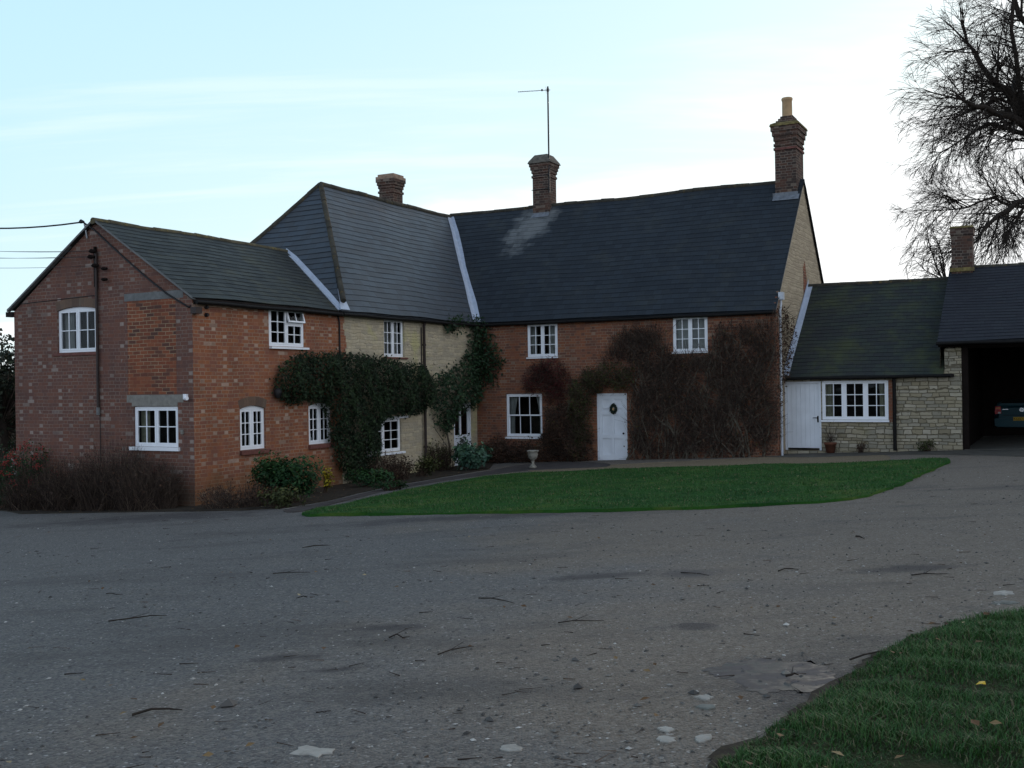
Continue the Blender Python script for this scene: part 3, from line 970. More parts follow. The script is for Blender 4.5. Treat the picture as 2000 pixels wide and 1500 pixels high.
# half-glazed side door in the stone wing
s0, z0, s1, z1 = r_bd
mb = MB(); door_frame(mb, side, r_bd, .07, -.11, -.03)
a, b, c, e = s0 + .073, s1 - .073, z0 + .06, z1 - .073
zm = c + (e - c) * .5
mb.wbox(side, a, b, c, zm, -.10, -.06)
mb.wbox(side, a, b, e - .1, e, -.10, -.061)
for f in (0, .44, 1):
    x = a + (b - a - .09) * f
    mb.wbox(side, x, x + .09, zm, e - .1, -.10, -.062)
dr = mb.build('door', M['door_white'], house); dr['label'] = 'white half-glazed door in the corner of the stone wing'
mb = MB(); mb.face([side.at(a, zm, -.08), side.at(b, zm, -.08), side.at(b, e, -.08), side.at(a, e, -.08)])
mb.build('pane', M['glass'], dr)
mb = MB(); mb.wbox(side, s0, s1, z0, z1, -.8, -.75); mb.build('light_blocker', M['backing'], dr)  # added dark board behind the glazing, blocks light from inside
mb = MB(); mb.tube([side.at(b - .06, c + .95, -.06), side.at(b - .06, c + .95, -.01)], [.015, .028], 8); mb.build('door_handle', M['black'], dr)

# roofs of the two wings
O_ = .12
ra = UX
pA = lambda p, s: H(-p, s, zA(p))
sHA = lambda p: 5.06 + (zA(p) - EB) / KH
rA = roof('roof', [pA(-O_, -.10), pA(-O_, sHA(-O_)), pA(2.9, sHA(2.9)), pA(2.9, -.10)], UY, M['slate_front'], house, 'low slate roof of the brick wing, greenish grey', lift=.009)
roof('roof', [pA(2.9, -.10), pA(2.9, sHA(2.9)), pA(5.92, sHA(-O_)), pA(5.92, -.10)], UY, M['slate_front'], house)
ridge('ridge', pA(2.9, -.12), pA(2.9, sHA(2.9) + .05), M['ridge'], rA, r=.075)
# verge mortar and bargeboard on the gable
for q0, q1 in ((-O_, 2.9), (2.9, 5.92)):
    mb = MB()
    a, b = pA(q0, -.06), pA(q1, -.06)
    dv = Vector((0, 0, -.05)); w = UY * .05
    mb.face([a + dv - w, b + dv - w, b - w, a - w]); mb.face([a + dv - w, a + dv + w, b + dv + w, b + dv - w])
    mb.build('verge', M['concrete_dark'], rA)
pB = lambda p, s: H(-p, s, zB(p))
sHB = lambda p: 5.06 + (zB(p) - EB) / KH
sRB = 5.06 + (zB(3) - EB) / KH
gV = lambda p: (zB(p) - EC) / KC - .15 + SC          # where the wing slope meets the main slope
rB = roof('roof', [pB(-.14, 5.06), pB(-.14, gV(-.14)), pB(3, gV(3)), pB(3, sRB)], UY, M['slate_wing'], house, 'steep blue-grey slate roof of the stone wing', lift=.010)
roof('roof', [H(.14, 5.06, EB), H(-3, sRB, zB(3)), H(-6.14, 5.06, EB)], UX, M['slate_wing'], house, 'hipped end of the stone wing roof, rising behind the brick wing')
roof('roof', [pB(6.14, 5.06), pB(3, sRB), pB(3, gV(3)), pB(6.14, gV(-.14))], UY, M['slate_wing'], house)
ridge('ridge', pB(3, sRB), pB(3, gV(3) - .1), M['ridge_dark'], rB, r=.09)
ridge('hip_ridge', H(.16, 5.02, EB - .02) + UY * .25 - UX * .1 + Vector((0, 0, .33)), H(-3, sRB, zB(3)), M['ridge_dark'], rB, r=.075)
ridge('hip_ridge', H(-6.16, 5.02, EB), H(-3, sRB, zB(3)), M['ridge_dark'], rB, r=.085)

# main range
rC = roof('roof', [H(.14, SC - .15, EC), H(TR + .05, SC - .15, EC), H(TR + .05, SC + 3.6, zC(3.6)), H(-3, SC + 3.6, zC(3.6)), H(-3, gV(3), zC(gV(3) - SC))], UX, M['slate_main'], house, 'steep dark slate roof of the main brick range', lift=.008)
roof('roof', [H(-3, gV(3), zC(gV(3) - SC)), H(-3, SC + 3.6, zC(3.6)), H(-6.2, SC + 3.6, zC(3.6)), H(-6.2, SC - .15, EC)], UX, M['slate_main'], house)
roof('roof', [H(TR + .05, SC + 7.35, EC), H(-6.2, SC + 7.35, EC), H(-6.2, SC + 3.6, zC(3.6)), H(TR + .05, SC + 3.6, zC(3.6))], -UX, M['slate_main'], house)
ridge('ridge', H(-3.05, SC + 3.6, zC(3.6)), H(8.8, SC + 3.6, zC(3.6)), M['ridge_dark'], rC, r=.08)
r_c1 = main.rect(1030, 631, 1089, 697)
r_c2 = main.rect(1314, 617, 1382, 687)
r_c3 = main.rect(989, 769, 1059, 853)
r_cd = main.rect(1166, 768, 1225, 902)
wall('wall', main, [(0, BASE), (TR, BASE), (TR, 4.44), (0, 4.44)], [r_c1, r_c2, r_c3, r_cd], M['brick_main'], house, label='brown-red brick front wall of the main range, half hidden by creeper')
gb = [(0, BASE), (7.2, BASE), (7.2, zC(7.2) - .05), (3.6, zC(3.6) - .05), (0, zC(0) - .05)]
wall('wall', W_END, gb, [], M['stone_gable'], house, label='buff rendered stone gable end beside the low annexe')
# brick edging and a brick scar on that gable
mb = MB()
z = BASE
k = 0
while z < 4.9:
    w = .26 if k % 2 else .36
    top = max(0.0, (z + .16 - zC(0)) / KC)
    mb.wbox(W_END, top + .004, top + w, z, z + .163, -.05, .006); z += .164; k += 1
mb.build('brick_edge', M['brick_side'], house)
mb = MB(); mb.prism(W_END, [(3.5, 5.0), (3.85, 4.95), (3.95, 5.6), (3.7, 6.15), (3.45, 5.9)], -.03, .004); mb.build('brick_edge', M['brick_patch'], house)
# barge board on the far verge, mortar on the near one
mb = MB()
a, b = H(TR + .06, SC + 3.75, zC(3.75) - .02), H(TR + .06, SC + 7.35, zC(7.35) - .02)
mb.face([a, b, b + Vector((0, 0, -.16)), a + Vector((0, 0, -.16))]); mb.face([a, b, b - UX * .06, a - UX * .06])
mb.build('bargeboard', M['wood_dark'], rC)
mb = MB()
a, b = H(TR + .055, SC - .15, EC), H(TR + .055, SC + 3.3, zC(3.3))
mb.face([a + Vector((0, 0, -.06)), b + Vector((0, 0, -.06)), b + Vector((0, 0, .012)), a + Vector((0, 0, .012))]); mb.build('verge', M['concrete'], rC)
window(house, main, r_c1, [(1, 2, 3), (1, 2, 3)], recess=.02, curtains=[(.03, .24), (.62, .97)])
window(house, main, r_c2, [(1, 2, 3), (1, 2, 3)], recess=.02, curtains=[(.03, .97)])
window(house, main, r_c3, [(1, 3, 1)], recess=.03, sash=True, curtains=[(.03, .27, .45), (.76, .97, .5)])
pxbox('window_sill', main, 988, 853.5, 1060, 857, -.05, .05, 'white')
pxbox('window_sill', main, 1029, 697.5, 1090, 700, -.05, .04, 'white')
pxbox('window_sill', main, 1313, 687.5, 1383, 690, -.05, .04, 'white')
# panelled front door
s0, z0, s1, z1 = r_cd
mb = MB()
door_frame(mb, main, r_cd, .06, -.11, -.02)
a, b, c, e = s0 + .063, s1 - .063, z0 + .03, z1 - .063
mb.wbox(main, a, b, c, e, -.10, -.075)
sw, w = .10, b - a
for x0, x1 in ((a, a + sw), (b - sw, b)):
    mb.wbox(main, x0, x1, c, e, -.075, -.04)
mb.wbox(main, a + w / 2 - .045, a + w / 2 + .045, c + .14, e - .12, -.075, -.041)
hh = e - c
for y0, y1 in ((0, .18), (.34 * hh, .34 * hh + .12), (.70 * hh, .70 * hh + .11), (.80 * hh, .80 * hh + .03), (hh - .12, hh)):
    mb.wbox(main, a + sw, b - sw, c + y0, c + y1, -.075, -.042)
dr = mb.build('door', M['door_white'], house); dr['label'] = 'white panelled front door in the main range'
mb = MB(); mb.tube([main.at(b - .055, c + hh * .42, -.04), main.at(b - .055, c + hh * .42, .015), main.at(b - .055, c + hh * .42, .03)], [.012, .03, .02], 10); mb.build('door_handle', M['black'], dr)
mb = MB(); mb.wbox(main, s0 - .06, s1 + .06, z0 - .25, z0 - .004, -.1, .22); mb.build('doorstep', M['concrete_dark'], house)

# eaves boards, gutters, downpipes
for a, b in ((H(.15, -.02, 4.36), H(.15, 5.1, 4.36)), (H(.17, 5.12, 4.36), H(.17, SC - .17, 4.36)), (H(.2, SC - .18, 4.36), H(TR + .05, SC - .18, 4.36))):
    gutter(a, b, house)
for W_, q0, q1 in ((side, 0.02, SC), (main, 0.0, TR - .02)):
    mb = MB(); mb.wbox(W_, q0, q1, 4.365, 4.45, .004, .10); mb.build('eaves_board', M['soffit'], house)
mb = MB(); mb.wbox(side, .12, 2.0, 4.295, 4.345, .003, .028); mb.build('eaves_board', M['cap_brick'], house)
gutter(H(-5.95, .0, 4.36), H(-5.95, 5.0, 4.36), house)
mb = MB(); mb.wbox(gab, -6.04, -5.80, 4.30, 4.42, -.12, .05); mb.build('eaves_board', M['soffit'], house)
def downpipe(W, x, y0, y1, r, mat, d=.09, neck=None):
    s, zt = W.px(x, y0, d); _, zb = W.px(x, y1, d)
    pts = [W.at(s, zb, d), W.at(s, zt, d)]
    if neck: pts.append(W.at(s + neck[0], zt + neck[1], d + neck[2]))
    o = pipe('downpipe', pts, r, M[mat], house)
    for f in (.12, .5, .86):
        z = zb + (zt - zb) * f
        mb = MB(); mb.tube([W.at(s, z - .03, d), W.at(s, z + .03, d)], r * 1.35, 8); mb.build('pipe_collar', M[mat], o)
    return o
downpipe(side, 828, 636, 905, .042, 'pipe_brown', neck=(0, .12, .06))
mb = MB()
s, z = side.px(822, 700)
mb.tube([side.at(s, z + .9, .03), side.at(s, z - 0.3, .03)], .016, 6); mb.build('downpipe', M['pipe_brown'], house)
# white pipe on the corner of the main range
x_ = .16
mb = MB(); zt = W_END.px(1522, 590)[1]
mb.tube([W_END.at(.16, G(7.4, 29) - .1, .08), W_END.at(.16, zt - .25, .08), W_END.at(.26, zt - .1, .08), W_END.at(.26, zt + .25, .08)], .036, 8)
o = mb.build('downpipe', M['pipe_white'], house); o['label'] = 'white downpipe on the right-hand corner of the main range'
mb = MB(); mb.wbox(W_END, .17, .36, zt + .05, zt + .26, .03, .16); mb.build('rain_hopper', M['pipe_white'], o)
# rainwater head and cable on the near corner
mb = MB(); c = side.px(377, 606, .05)
mb.wbox(side, -.06, .12, c[1] - .07, c[1] + .07, .006, .17)
mb.build('rain_hopper', M['pipe_brown'], house)

# walls turned away from the yard
lw = Wall(H(-5.8, S_AB, 0), -UY)
wall('wall', lw, [(0, BASE), (S_AB, BASE), (S_AB, 4.42), (0, 4.42)], [], M['brick_gable'], house)
lw = Wall(H(-6, SC + .2, 0), -UY)
wall('wall', lw, [(0, BASE), (SC - S_AB + .2, BASE), (SC - S_AB + .2, 4.42), (0, 4.42)], [], M['stone_wing'], house)
wall('wall', Wall(H(-6, SC + 7.2, 0), -UY), gb, [], M['brick_main'], house)
wall('wall', Wall(H(TR, SC + 7.2, 0), -UX), [(0, BASE), (TR + 6, BASE), (TR + 6, 4.44), (0, 4.44)], [], M['brick_main'], house)
# lead
zl = lambda p: pB(p, gV(p))
vp = [zl(-.14 + 3.1 * i / 6) for i in range(7)]
gB = (pB(1, 8) - pB(0, 8)).normalized()
wB = [gB * .0 - UY * (.24 + .02 * math.sin(i * 2.3)) for i in range(7)]
cdir = UX
wC = [cdir * (.13 + .03 * math.sin(i * 1.7)) for i in range(7)]
strip('valley_lead', vp, [wB, wC], M['lead'], house, .035)
fp = [pA(p, sHA(p)) for p in (-O_, .1, .5, 1.1, 1.8, 2.4, 2.95)]
gH = (H(0, 6, zH(6)) - H(0, 5, zH(5))).normalized()
wH = [gH * k_ for k_ in (.10, .12, .13, .13, .13, .12, .12)]
wA2 = [-UY * .10] * 7
strip('flashing', fp, [wH, wA2], M['lead'], house, .03)
mb = MB()
q = [H(.16, 5.02, EB + .03), H(.16, 5.42, EB + .03), pB(.30, sHB(.30) + .10) + Vector((0, 0, .04)), pB(.30, sHB(.30) - .02) + Vector((0, 0, .04))]
mb.face(q); mb.build('flashing', M['lead'], house)

# chimneys
ch = chimney(house, 9.14, SC + 3.6, .64, .98, 7.4, 10.22, 9.78, over=.10, label='tall brick chimney with a clay pot at the right-hand gable')
mb = MB(); mb.wbox(HF, 9.14 - .35, 9.14 + .35, 9.50, 9.57, -(SC + 3.6) - .53, -(SC + 3.6) + .53); mb.build('chimney_band', M['brick_sill'], ch)
mb = MB(); frustum(mb, 9.14, SC + 3.6, .90, 1.24, .86, 1.20, 10.22, 10.29); frustum(mb, 9.14, SC + 3.6, .86, 1.20, .66, .9, 10.291, 10.36)
mb.build('chimney_cap', M['mossy_cap'], ch)
mb = MB()
for i in range(3):
    o_ = .30 - .055 * i
    mb.wbox(HF, 9.14 - o_, 9.14 + o_, 10.34 + .075 * i, 10.34 + .075 * (i + 1), -(SC + 3.6) - o_ - .1, -(SC + 3.6) + o_ + .1)
mb.build('chimney_cap', M['brick_chimney'], ch)
mb = MB(); pc = H(9.10, SC + 3.6, 10.5)
mb.lathe([(.165, 0), (.155, .08), (.15, .58), (.165, .6), (.172, .65), (.155, .68), (.12, .68), (.12, .2)], pc, 18); mb.build('chimney_pot', M['pot'], ch)
fl = SC + 3.6 - .49
mb = MB()
mb.wbox(HF, 8.74, 9.50, zC(fl - SC) - .2, zC(fl - SC) + .10, -fl - .01, -fl + .012)
a, b = H(8.76, fl, zC(fl - SC) + .02), H(9.55, fl, zC(fl - SC) + .02)
d_ = (H(0, fl - .17, zC(fl - SC - .17)) - H(0, fl, zC(fl - SC)))
mb.face([a, b, b + d_ + Vector((0, 0, .012)), a + d_ + Vector((0, 0, .012))])
mb.build('flashing', M['lead_dull'], ch)

ch = chimney(house, .75, SC + 3.6, .60, .62, 8.0, 10.05, 9.72, over=.09, label='square brick chimney on the main ridge, carrying the aerial mast')
mb = MB(); frustum(mb, .75, SC + 3.6, .86, .88, .80, .82, 10.05, 10.13); frustum(mb, .75, SC + 3.6, .80, .82, .48, .5, 10.131, 10.36); mb.build('chimney_cap', M['cap_grey'], ch)
fl = SC + 3.6 - .31
mb = MB(); a, b = H(.43, fl, zC(fl - SC) + .03), H(1.08, fl, zC(fl - SC) + .03)
d_ = (H(0, fl - .13, zC(fl - SC - .13)) - H(0, fl, zC(fl - SC)))
mb.face([a, b, b + d_, a + d_]); mb.wbox(HF, .44, 1.06, zC(fl - SC) - .1, zC(fl - SC) + .06, -fl, -fl + .012)
mb.build('flashing', M['lead_dull'], ch)

tb, sb = -3.25, 12.35
ch = chimney(house, tb, sb, .56, .56, 7.6, 9.36, 9.05, over=.08, label='short brick chimney on the stone wing ridge, ringed by pale courses')
mb = MB()
for i in range(2):
    o_ = .36 - .05 * i
    mb.wbox(HF, tb - o_, tb + o_, 9.36 + .08 * i, 9.36 + .08 * (i + 1), -sb - o_, -sb + o_)
mb.build('chimney_cap', M['cap_brick'], ch)
# ================================================================== the low stone annexe
anx = W_ANX
T0, T1 = TR + .01, 13.74
EAVE_D, RIDGE_D, SR = 2.58, 5.42, SC + 4.1
KD = (RIDGE_D - EAVE_D) / (SR - (S_D - .16))
zD = lambda s: EAVE_D + (min(s, 2 * SR - s) - (S_D - .16)) * KD
annexe = thing('annexe', H(T0, S_D, G(9, 29)), 'low stone annexe with a mossy green slate roof, between the farmhouse and the car shed', 'annexe')
r_dd = anx.rect(1533, 745, 1604, 879)
r_dw = anx.rect(1605.5, 743, 1735, 820)
TP = 14.17
wall('wall', anx, [(T0, BASE), (T1 + .02, BASE), (T1 + .02, EAVE_D + .1), (T0, EAVE_D + .1)], [r_dd, r_dw], M['stone_annexe'], annexe)
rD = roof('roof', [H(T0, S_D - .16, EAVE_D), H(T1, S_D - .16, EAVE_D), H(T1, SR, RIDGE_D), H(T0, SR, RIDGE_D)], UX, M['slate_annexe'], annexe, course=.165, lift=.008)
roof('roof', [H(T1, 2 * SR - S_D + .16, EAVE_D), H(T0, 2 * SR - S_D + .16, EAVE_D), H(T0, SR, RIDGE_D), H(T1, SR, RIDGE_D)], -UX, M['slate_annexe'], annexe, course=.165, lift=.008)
ridge('ridge', H(T0, SR, RIDGE_D), H(T1 + .1, SR, RIDGE_D), M['ridge_dark'], rD, r=.075)
wall('wall', Wall(H(T1, 2 * SR - S_D, 0), -UX), [(0, BASE), (T1 - T0, BASE), (T1 - T0, EAVE_D + .1), (0, EAVE_D + .1)], [], M['stone_annexe'], annexe)
mb = MB(); mb.wbox(anx, T0, T1 + .25, EAVE_D - .07, EAVE_D + .02, .004, .09); mb.build('eaves_board', M['soffit'], annexe)
gutter(H(T0 + .03, S_D - .20, EAVE_D - .05), H(T1 + .18, S_D - .20, EAVE_D - .03), annexe, .045)
# stepped lead against the gable
fp = [H(T0 + .012, s_, zD(s_)) for s_ in (S_D - .1, S_D + .6, S_D + 1.4, S_D + 2.2, SR)]
strip('flashing', fp, [[UX * .13] * 5, [Vector((0, 0, .2))] * 5], M['lead'], annexe, .02)
window(annexe, anx, r_dw, [(1, 2, 3), (1, 2, 3), (1, 2, 3)], recess=.01, mull=.05, curtains=[(.03, .145), (.86, .97)], curtain_mat='curtain_cream')
pxbox('window_sill', anx, 1604, 820.5, 1737, 824, -.05, .05, 'white', annexe)
s0, z0, s1, z1 = r_dd
mb = MB(); door_frame(mb, anx, r_dd, .06, -.11, .0)
a, b, c, e = s0 + .063, s1 - .063, z0 + .06, z1 - .063
nb = 7
for i in range(nb):
    x0, x1 = a + (b - a) * i / nb, a + (b - a) * (i + 1) / nb
    mb.wbox(anx, x0 + .004, x1 - .004, c, e, -.08, -.035)
mb.wbox(anx, a, b, c, e, -.09, -.045)
dr = mb.build('door', M['door_white'], annexe)
hx, hz = anx.px(1597, 818)
mb = MB(); mb.wbox(anx, hx - .02, hx + .02, hz - .1, hz + .08, -.034, -.024)
mb.tube([anx.at(hx, hz + .03, -.03), anx.at(hx, hz + .03, .02), anx.at(hx - .13, hz + .025, .025)], .011, 6); mb.build('door_handle', M['black'], dr)
s, zt = anx.px(1746, 738, .08); _, zb = anx.px(1746, 880, .08)
pipe('downpipe', [anx.at(s, zb, .08), anx.at(s, zt, .08)], .05, M['black'], annexe)
mb = MB(); mb.wbox(anx, T0 + .0, r_dd[0] - .01, BASE, EAVE_D - .08, -.02, .005); mb.build('brick_edge', M['brick_side'], annexe)
mb = MB(); mb.wbox(anx, r_dw[2] + .01, r_dw[2] + .16, r_dw[1] - .06, r_dw[3], -.02, .004); mb.build('brick_edge', M['brick_main'], annexe)

# ================================================================== the open car shed on the right
TG0, TG1 = 13.62, 24.0
EAVE_G, RIDGE_G = 3.46, 5.72
SG = S_D - .32
KG = (RIDGE_G - EAVE_G) / (SR + .05 - SG)
shed = thing('car_shed', H(TG0, S_D, G(13, 28)), 'open-fronted car shed with dark slate roof at the right edge of the photo', 'shed')
wall('wall', anx, [(T1 + .02, BASE), (TP, BASE), (TP, EAVE_G + .05), (T1 + .02, EAVE_G + .05)], [], M['stone_annexe'], shed, label='pale stone pier beside the dark opening')
pier_side = Wall(H(TP, S_D, 0), UY)
wall('wall', pier_side, [(0, BASE), (.5, BASE), (.5, EAVE_G + .2), (0, EAVE_G + .2)], [], M['stone_annexe'], shed)
zG = lambda s: EAVE_G + (s - SG) * KG
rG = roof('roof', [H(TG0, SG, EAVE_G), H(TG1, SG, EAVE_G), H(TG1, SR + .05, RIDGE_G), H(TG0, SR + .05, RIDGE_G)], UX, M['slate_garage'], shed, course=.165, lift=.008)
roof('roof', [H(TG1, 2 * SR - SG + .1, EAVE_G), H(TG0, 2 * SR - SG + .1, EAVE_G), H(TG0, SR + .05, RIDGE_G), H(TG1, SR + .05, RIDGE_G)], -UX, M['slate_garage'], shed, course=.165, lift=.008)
ridge('ridge', H(TG0, SR + .05, RIDGE_G), H(TG1, SR + .05, RIDGE_G), M['ridge_dark'], rG, r=.075)
gutter(H(TG0 - .02, SG - .05, EAVE_G - .07), H(TG1, SG - .05, EAVE_G - .05), shed, .05)
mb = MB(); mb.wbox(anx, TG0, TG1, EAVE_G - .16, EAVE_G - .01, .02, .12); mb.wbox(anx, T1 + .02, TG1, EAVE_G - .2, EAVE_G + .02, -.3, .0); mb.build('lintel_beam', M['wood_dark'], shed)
# left gable above the annexe roof, party wall, back wall, far end
lg = Wall(H(TG0 + .03, 2 * SR - S_D, 0), -UY)
Ls = 2 * (SR - S_D)
wall('wall', lg, [(0, BASE), (Ls, BASE), (Ls, zG(S_D) - .06), (Ls / 2, RIDGE_G - .08), (0, zG(S_D) - .06)], [], M['stone_annexe'], shed)
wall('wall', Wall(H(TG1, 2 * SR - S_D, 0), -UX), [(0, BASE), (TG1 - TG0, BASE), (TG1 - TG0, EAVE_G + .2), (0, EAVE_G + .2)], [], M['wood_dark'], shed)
wall('wall', Wall(H(TG1 - .02, S_D, 0), UY), [(0, BASE), (Ls, BASE), (Ls, zG(S_D) - .06), (Ls / 2, RIDGE_G - .08), (0, zG(S_D) - .06)], [], M['stone_annexe'], shed)
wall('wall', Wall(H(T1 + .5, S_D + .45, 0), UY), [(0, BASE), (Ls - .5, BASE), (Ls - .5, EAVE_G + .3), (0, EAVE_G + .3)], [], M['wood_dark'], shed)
mb = MB(); mb.wbox(anx, TP + .01, TP + .16, BASE, EAVE_G - .2, -.22, -.02); mb.build('post', M['wood_dark'], shed)
mb = MB(); mb.wbox(anx, 19.2, 19.4, BASE, EAVE_G - .2, -.22, -.02); mb.build('post', M['wood_dark'], shed)
tc, sc_ = 13.98, SR + .0
mb = MB()
mb.wbox(HF, tc - .28, tc + .28, 4.9, 6.72, -sc_ - .28, -sc_ + .28)
mb.wbox(HF, tc - .31, tc + .31, 6.60, 6.80, -sc_ - .31, -sc_ + .31)
ch = mb.build('chimney', M['brick_chimney'], shed); ch['label'] = 'small brick chimney with a mossy head where shed and annexe meet'
mb = MB(); frustum(mb, tc, sc_, .66, .66, .60, .60, 6.80, 6.86); mb.build('chimney_cap', M['mossy_cap'], ch)
mb = MB(); mb.wbox(HF, tc - .32, tc + .32, 5.55, 5.66, -sc_ + .20, -sc_ + .31); mb.build('flashing', M['mossy_cap'], ch)
# ================================================================== ground
def spaced(lo, hi, near, fine, growth):
    xs = [near]
    st = fine
    x = near
    while x < hi:
        x += st
        if x > near + 40: st *= growth
        xs.append(x)
    x = near; st = fine; out = []
    while x > lo:
        x -= st
        if x < near - 40: st *= growth
        out.append(x)
    return np.array(sorted(out + xs))

gm, t, b = new_mat('gravel', 0.85, 0.3)
oc = node(t, 'ShaderNodeTexCoord').outputs['Object']
v1 = node(t, 'ShaderNodeTexVoronoi', {'Vector': oc, 'Scale': 62.0, 'Randomness': 1.0}, feature='F1')
v2 = node(t, 'ShaderNodeTexVoronoi', {'Vector': oc, 'Scale': 21.0, 'Randomness': 1.0}, feature='F1')
s1 = node(t, 'ShaderNodeSeparateColor', {0: v1.outputs['Color']}).outputs[0]
s2 = node(t, 'ShaderNodeSeparateColor', {0: v2.outputs['Color']}).outputs[0]
big = noise(t, oc, 0.22, 6, 0.6)
med = noise(t, vmul(t, oc, (1.0, 1.6, 1.0)), 1.3, 6, 0.65)
pos = node(t, 'ShaderNodeSeparateXYZ', {0: oc})
base = mixc(t, step(t, mth(t, 'ADD', big, mth(t, 'MULTIPLY', pos.outputs[0], 0.045)), 0.40, 0.60), (0.108, 0.106, 0.106), (0.180, 0.138, 0.098))
base = mixc(t, mth(t, 'MULTIPLY', step(t, med, 0.5, 0.75), 0.6), base, (0.052, 0.045, 0.037))
stone = ramp(t, s1, [(0.0, (0.035, 0.033, 0.032)), (0.45, (0.10, 0.096, 0.092)), (0.8, (0.165, 0.15, 0.13)), (0.97, (0.19, 0.18, 0.16)), (1.0, (0.42, 0.41, 0.39))])
c = mixc(t, 0.55, base, stone)
c = mixc(t, mth(t, 'MULTIPLY', mth(t, 'GREATER_THAN', s2, 0.93), 0.4), c, (0.16, 0.145, 0.125))
# wheel-worn damp patches
dp = step(t, noise(t, vmul(t, oc, (0.6, 1.5, 1)), 0.55, 6, 0.66), 0.50, 0.70)
c = mixc(t, mth(t, 'MULTIPLY', dp, 0.55), c, (0.052, 0.047, 0.044))
def blob(cx, cy, rx, ry, soft=0.5):
    dx = mth(t, 'DIVIDE', mth(t, 'SUBTRACT', pos.outputs[0], cx), rx)
    dy = mth(t, 'DIVIDE', mth(t, 'SUBTRACT', pos.outputs[1], cy), ry)
    d = mth(t, 'SQRT', mth(t, 'ADD', mth(t, 'MULTIPLY', dx, dx), mth(t, 'MULTIPLY', dy, dy)))
    d = mth(t, 'ADD', d, mth(t, 'MULTIPLY', mth(t, 'SUBTRACT', noise(t, oc, 2.6, 5, 0.65), 0.5), 1.5))
    return step(t, d, 1.0, 1.0 - soft)
wet = None; glossy = None
for ox, oy, wx, wy, sf in ((1500, 1312, 150, 26, .6), (1350, 1122, 70, 12, .6), (1360, 1224, 60, 10, .6), (1600, 1375, 150, 24, .6), (1150, 1128, 120, 8, .7), (760, 1225, 120, 10, .7), (560, 1285, 110, 9, .8), (660, 1308, 90, 8, .8), (300, 1012, 330, 12, .9), (900, 1012, 500, 9, .9), (1560, 1335, 230, 65, .8), (1780, 1110, 200, 10, .9)):
    p = gpx(ox, oy); q = gpx(ox + wx, oy); q2 = gpx(ox, oy - wy)
    bl = blob(p.x, p.y, abs(q.x - p.x), abs(q2.y - p.y), sf)
    wet = bl if wet is None else mth(t, 'MAXIMUM', wet, bl)
    if ox == 1500: glossy = bl
    if ox in (1350,): glossy = mth(t, 'MAXIMUM', glossy, mth(t, 'MULTIPLY', bl, .5))
c = mixc(t, mth(t, 'MULTIPLY', wet, 0.75), c, (0.034, 0.030, 0.032))
set_in(t, b, 'Base Color', c)
set_in(t, b, 'Roughness', node(t, 'ShaderNodeMapRange', {0: glossy, 1: 0.0, 2: 1.0, 3: 0.88, 4: 0.62}).outputs[0])
h = mth(t, 'ADD', mth(t, 'MULTIPLY', mth(t, 'SUBTRACT', 1.0, v1.outputs['Distance']), 1.0), mth(t, 'MULTIPLY', noise(t, oc, 9, 4), 0.8))
h = mth(t, 'MULTIPLY', h, node(t, 'ShaderNodeMapRange', {0: glossy, 1: 0, 2: 1, 3: 1.0, 4: 0.04}).outputs[0])
bump(t, b, h, 0.7, 0.012)
M['gravel'] = gm

xs = spaced(-900, 900, 0, 0.8, 1.18)
ys = spaced(-300, 1500, 15, 0.8, 1.18)
nx, ny = len(xs), len(ys)
V = np.zeros((nx * ny, 3))
for j, y in enumerate(ys):
    for i, x in enumerate(xs):
        zz_ = G(x, y)
        if y < 24: zz_ += 0.012 * wig(x * .4, y * .45, .4)
        V[j * nx + i] = (x, y, zz_)
Fq = np.array([[j * nx + i, j * nx + i + 1, (j + 1) * nx + i + 1, (j + 1) * nx + i] for j in range(ny - 1) for i in range(nx - 1)])
o = np_obj('ground', V, Fq, M['gravel'], smooth=True); o['kind'] = 'structure'


def smooth_poly(pts, n=8, jit=0.0, seed=1):
    """closed Catmull-Rom through pts (2-D)"""
    rr = random.Random(seed)
    out = []
    N = len(pts)
    for i in range(N):
        p0, p1, p2, p3 = (Vector(pts[(i + k) % N][:2]) for k in (-1, 0, 1, 2))
        for k in range(n):
            u = k / n
            q = 0.5 * ((2 * p1) + (-p0 + p2) * u + (2 * p0 - 5 * p1 + 4 * p2 - p3) * u * u + (-p0 + 3 * p1 - 3 * p2 + p3) * u ** 3)
            if jit: q += Vector((rr.uniform(-jit, jit), rr.uniform(-jit, jit)))
            out.append((q.x, q.y))
    return out


def patch(name, poly, mat, lift, cell=0.4, kind='structure', hfun=None, edge=True):
    mb = MB()
    x0, x1 = min(p[0] for p in poly), max(p[0] for p in poly)
    y0, y1 = min(p[1] for p in poly), max(p[1] for p in poly)
    hf = hfun or (lambda x, y: G(x, y) + lift)
    i = x0
    while i < x1:
        j = y0
        while j < y1:
            q = clip_cell(poly, i, i + cell, j, j + cell)
            if q: mb.face([(a, b_, hf(a, b_)) for a, b_ in q], q, smooth=True)
            j += cell
        i += cell
    if edge:
        for k in range(len(poly)):
            p, q = poly[k], poly[(k + 1) % len(poly)]
            mb.face([(p[0], p[1], hf(*p)), (q[0], q[1], hf(*q)), (q[0], q[1], G(*q) - .03), (p[0], p[1], G(*p) - .03)], [p, q, q, p])
    o = mb.build(name, mat, merge=True)
    if kind: o['kind'] = kind
    return o


def pxpoly(pts, dz=0.0):
    return [tuple(gpx(x, y, dz)[:2]) for x, y in pts]


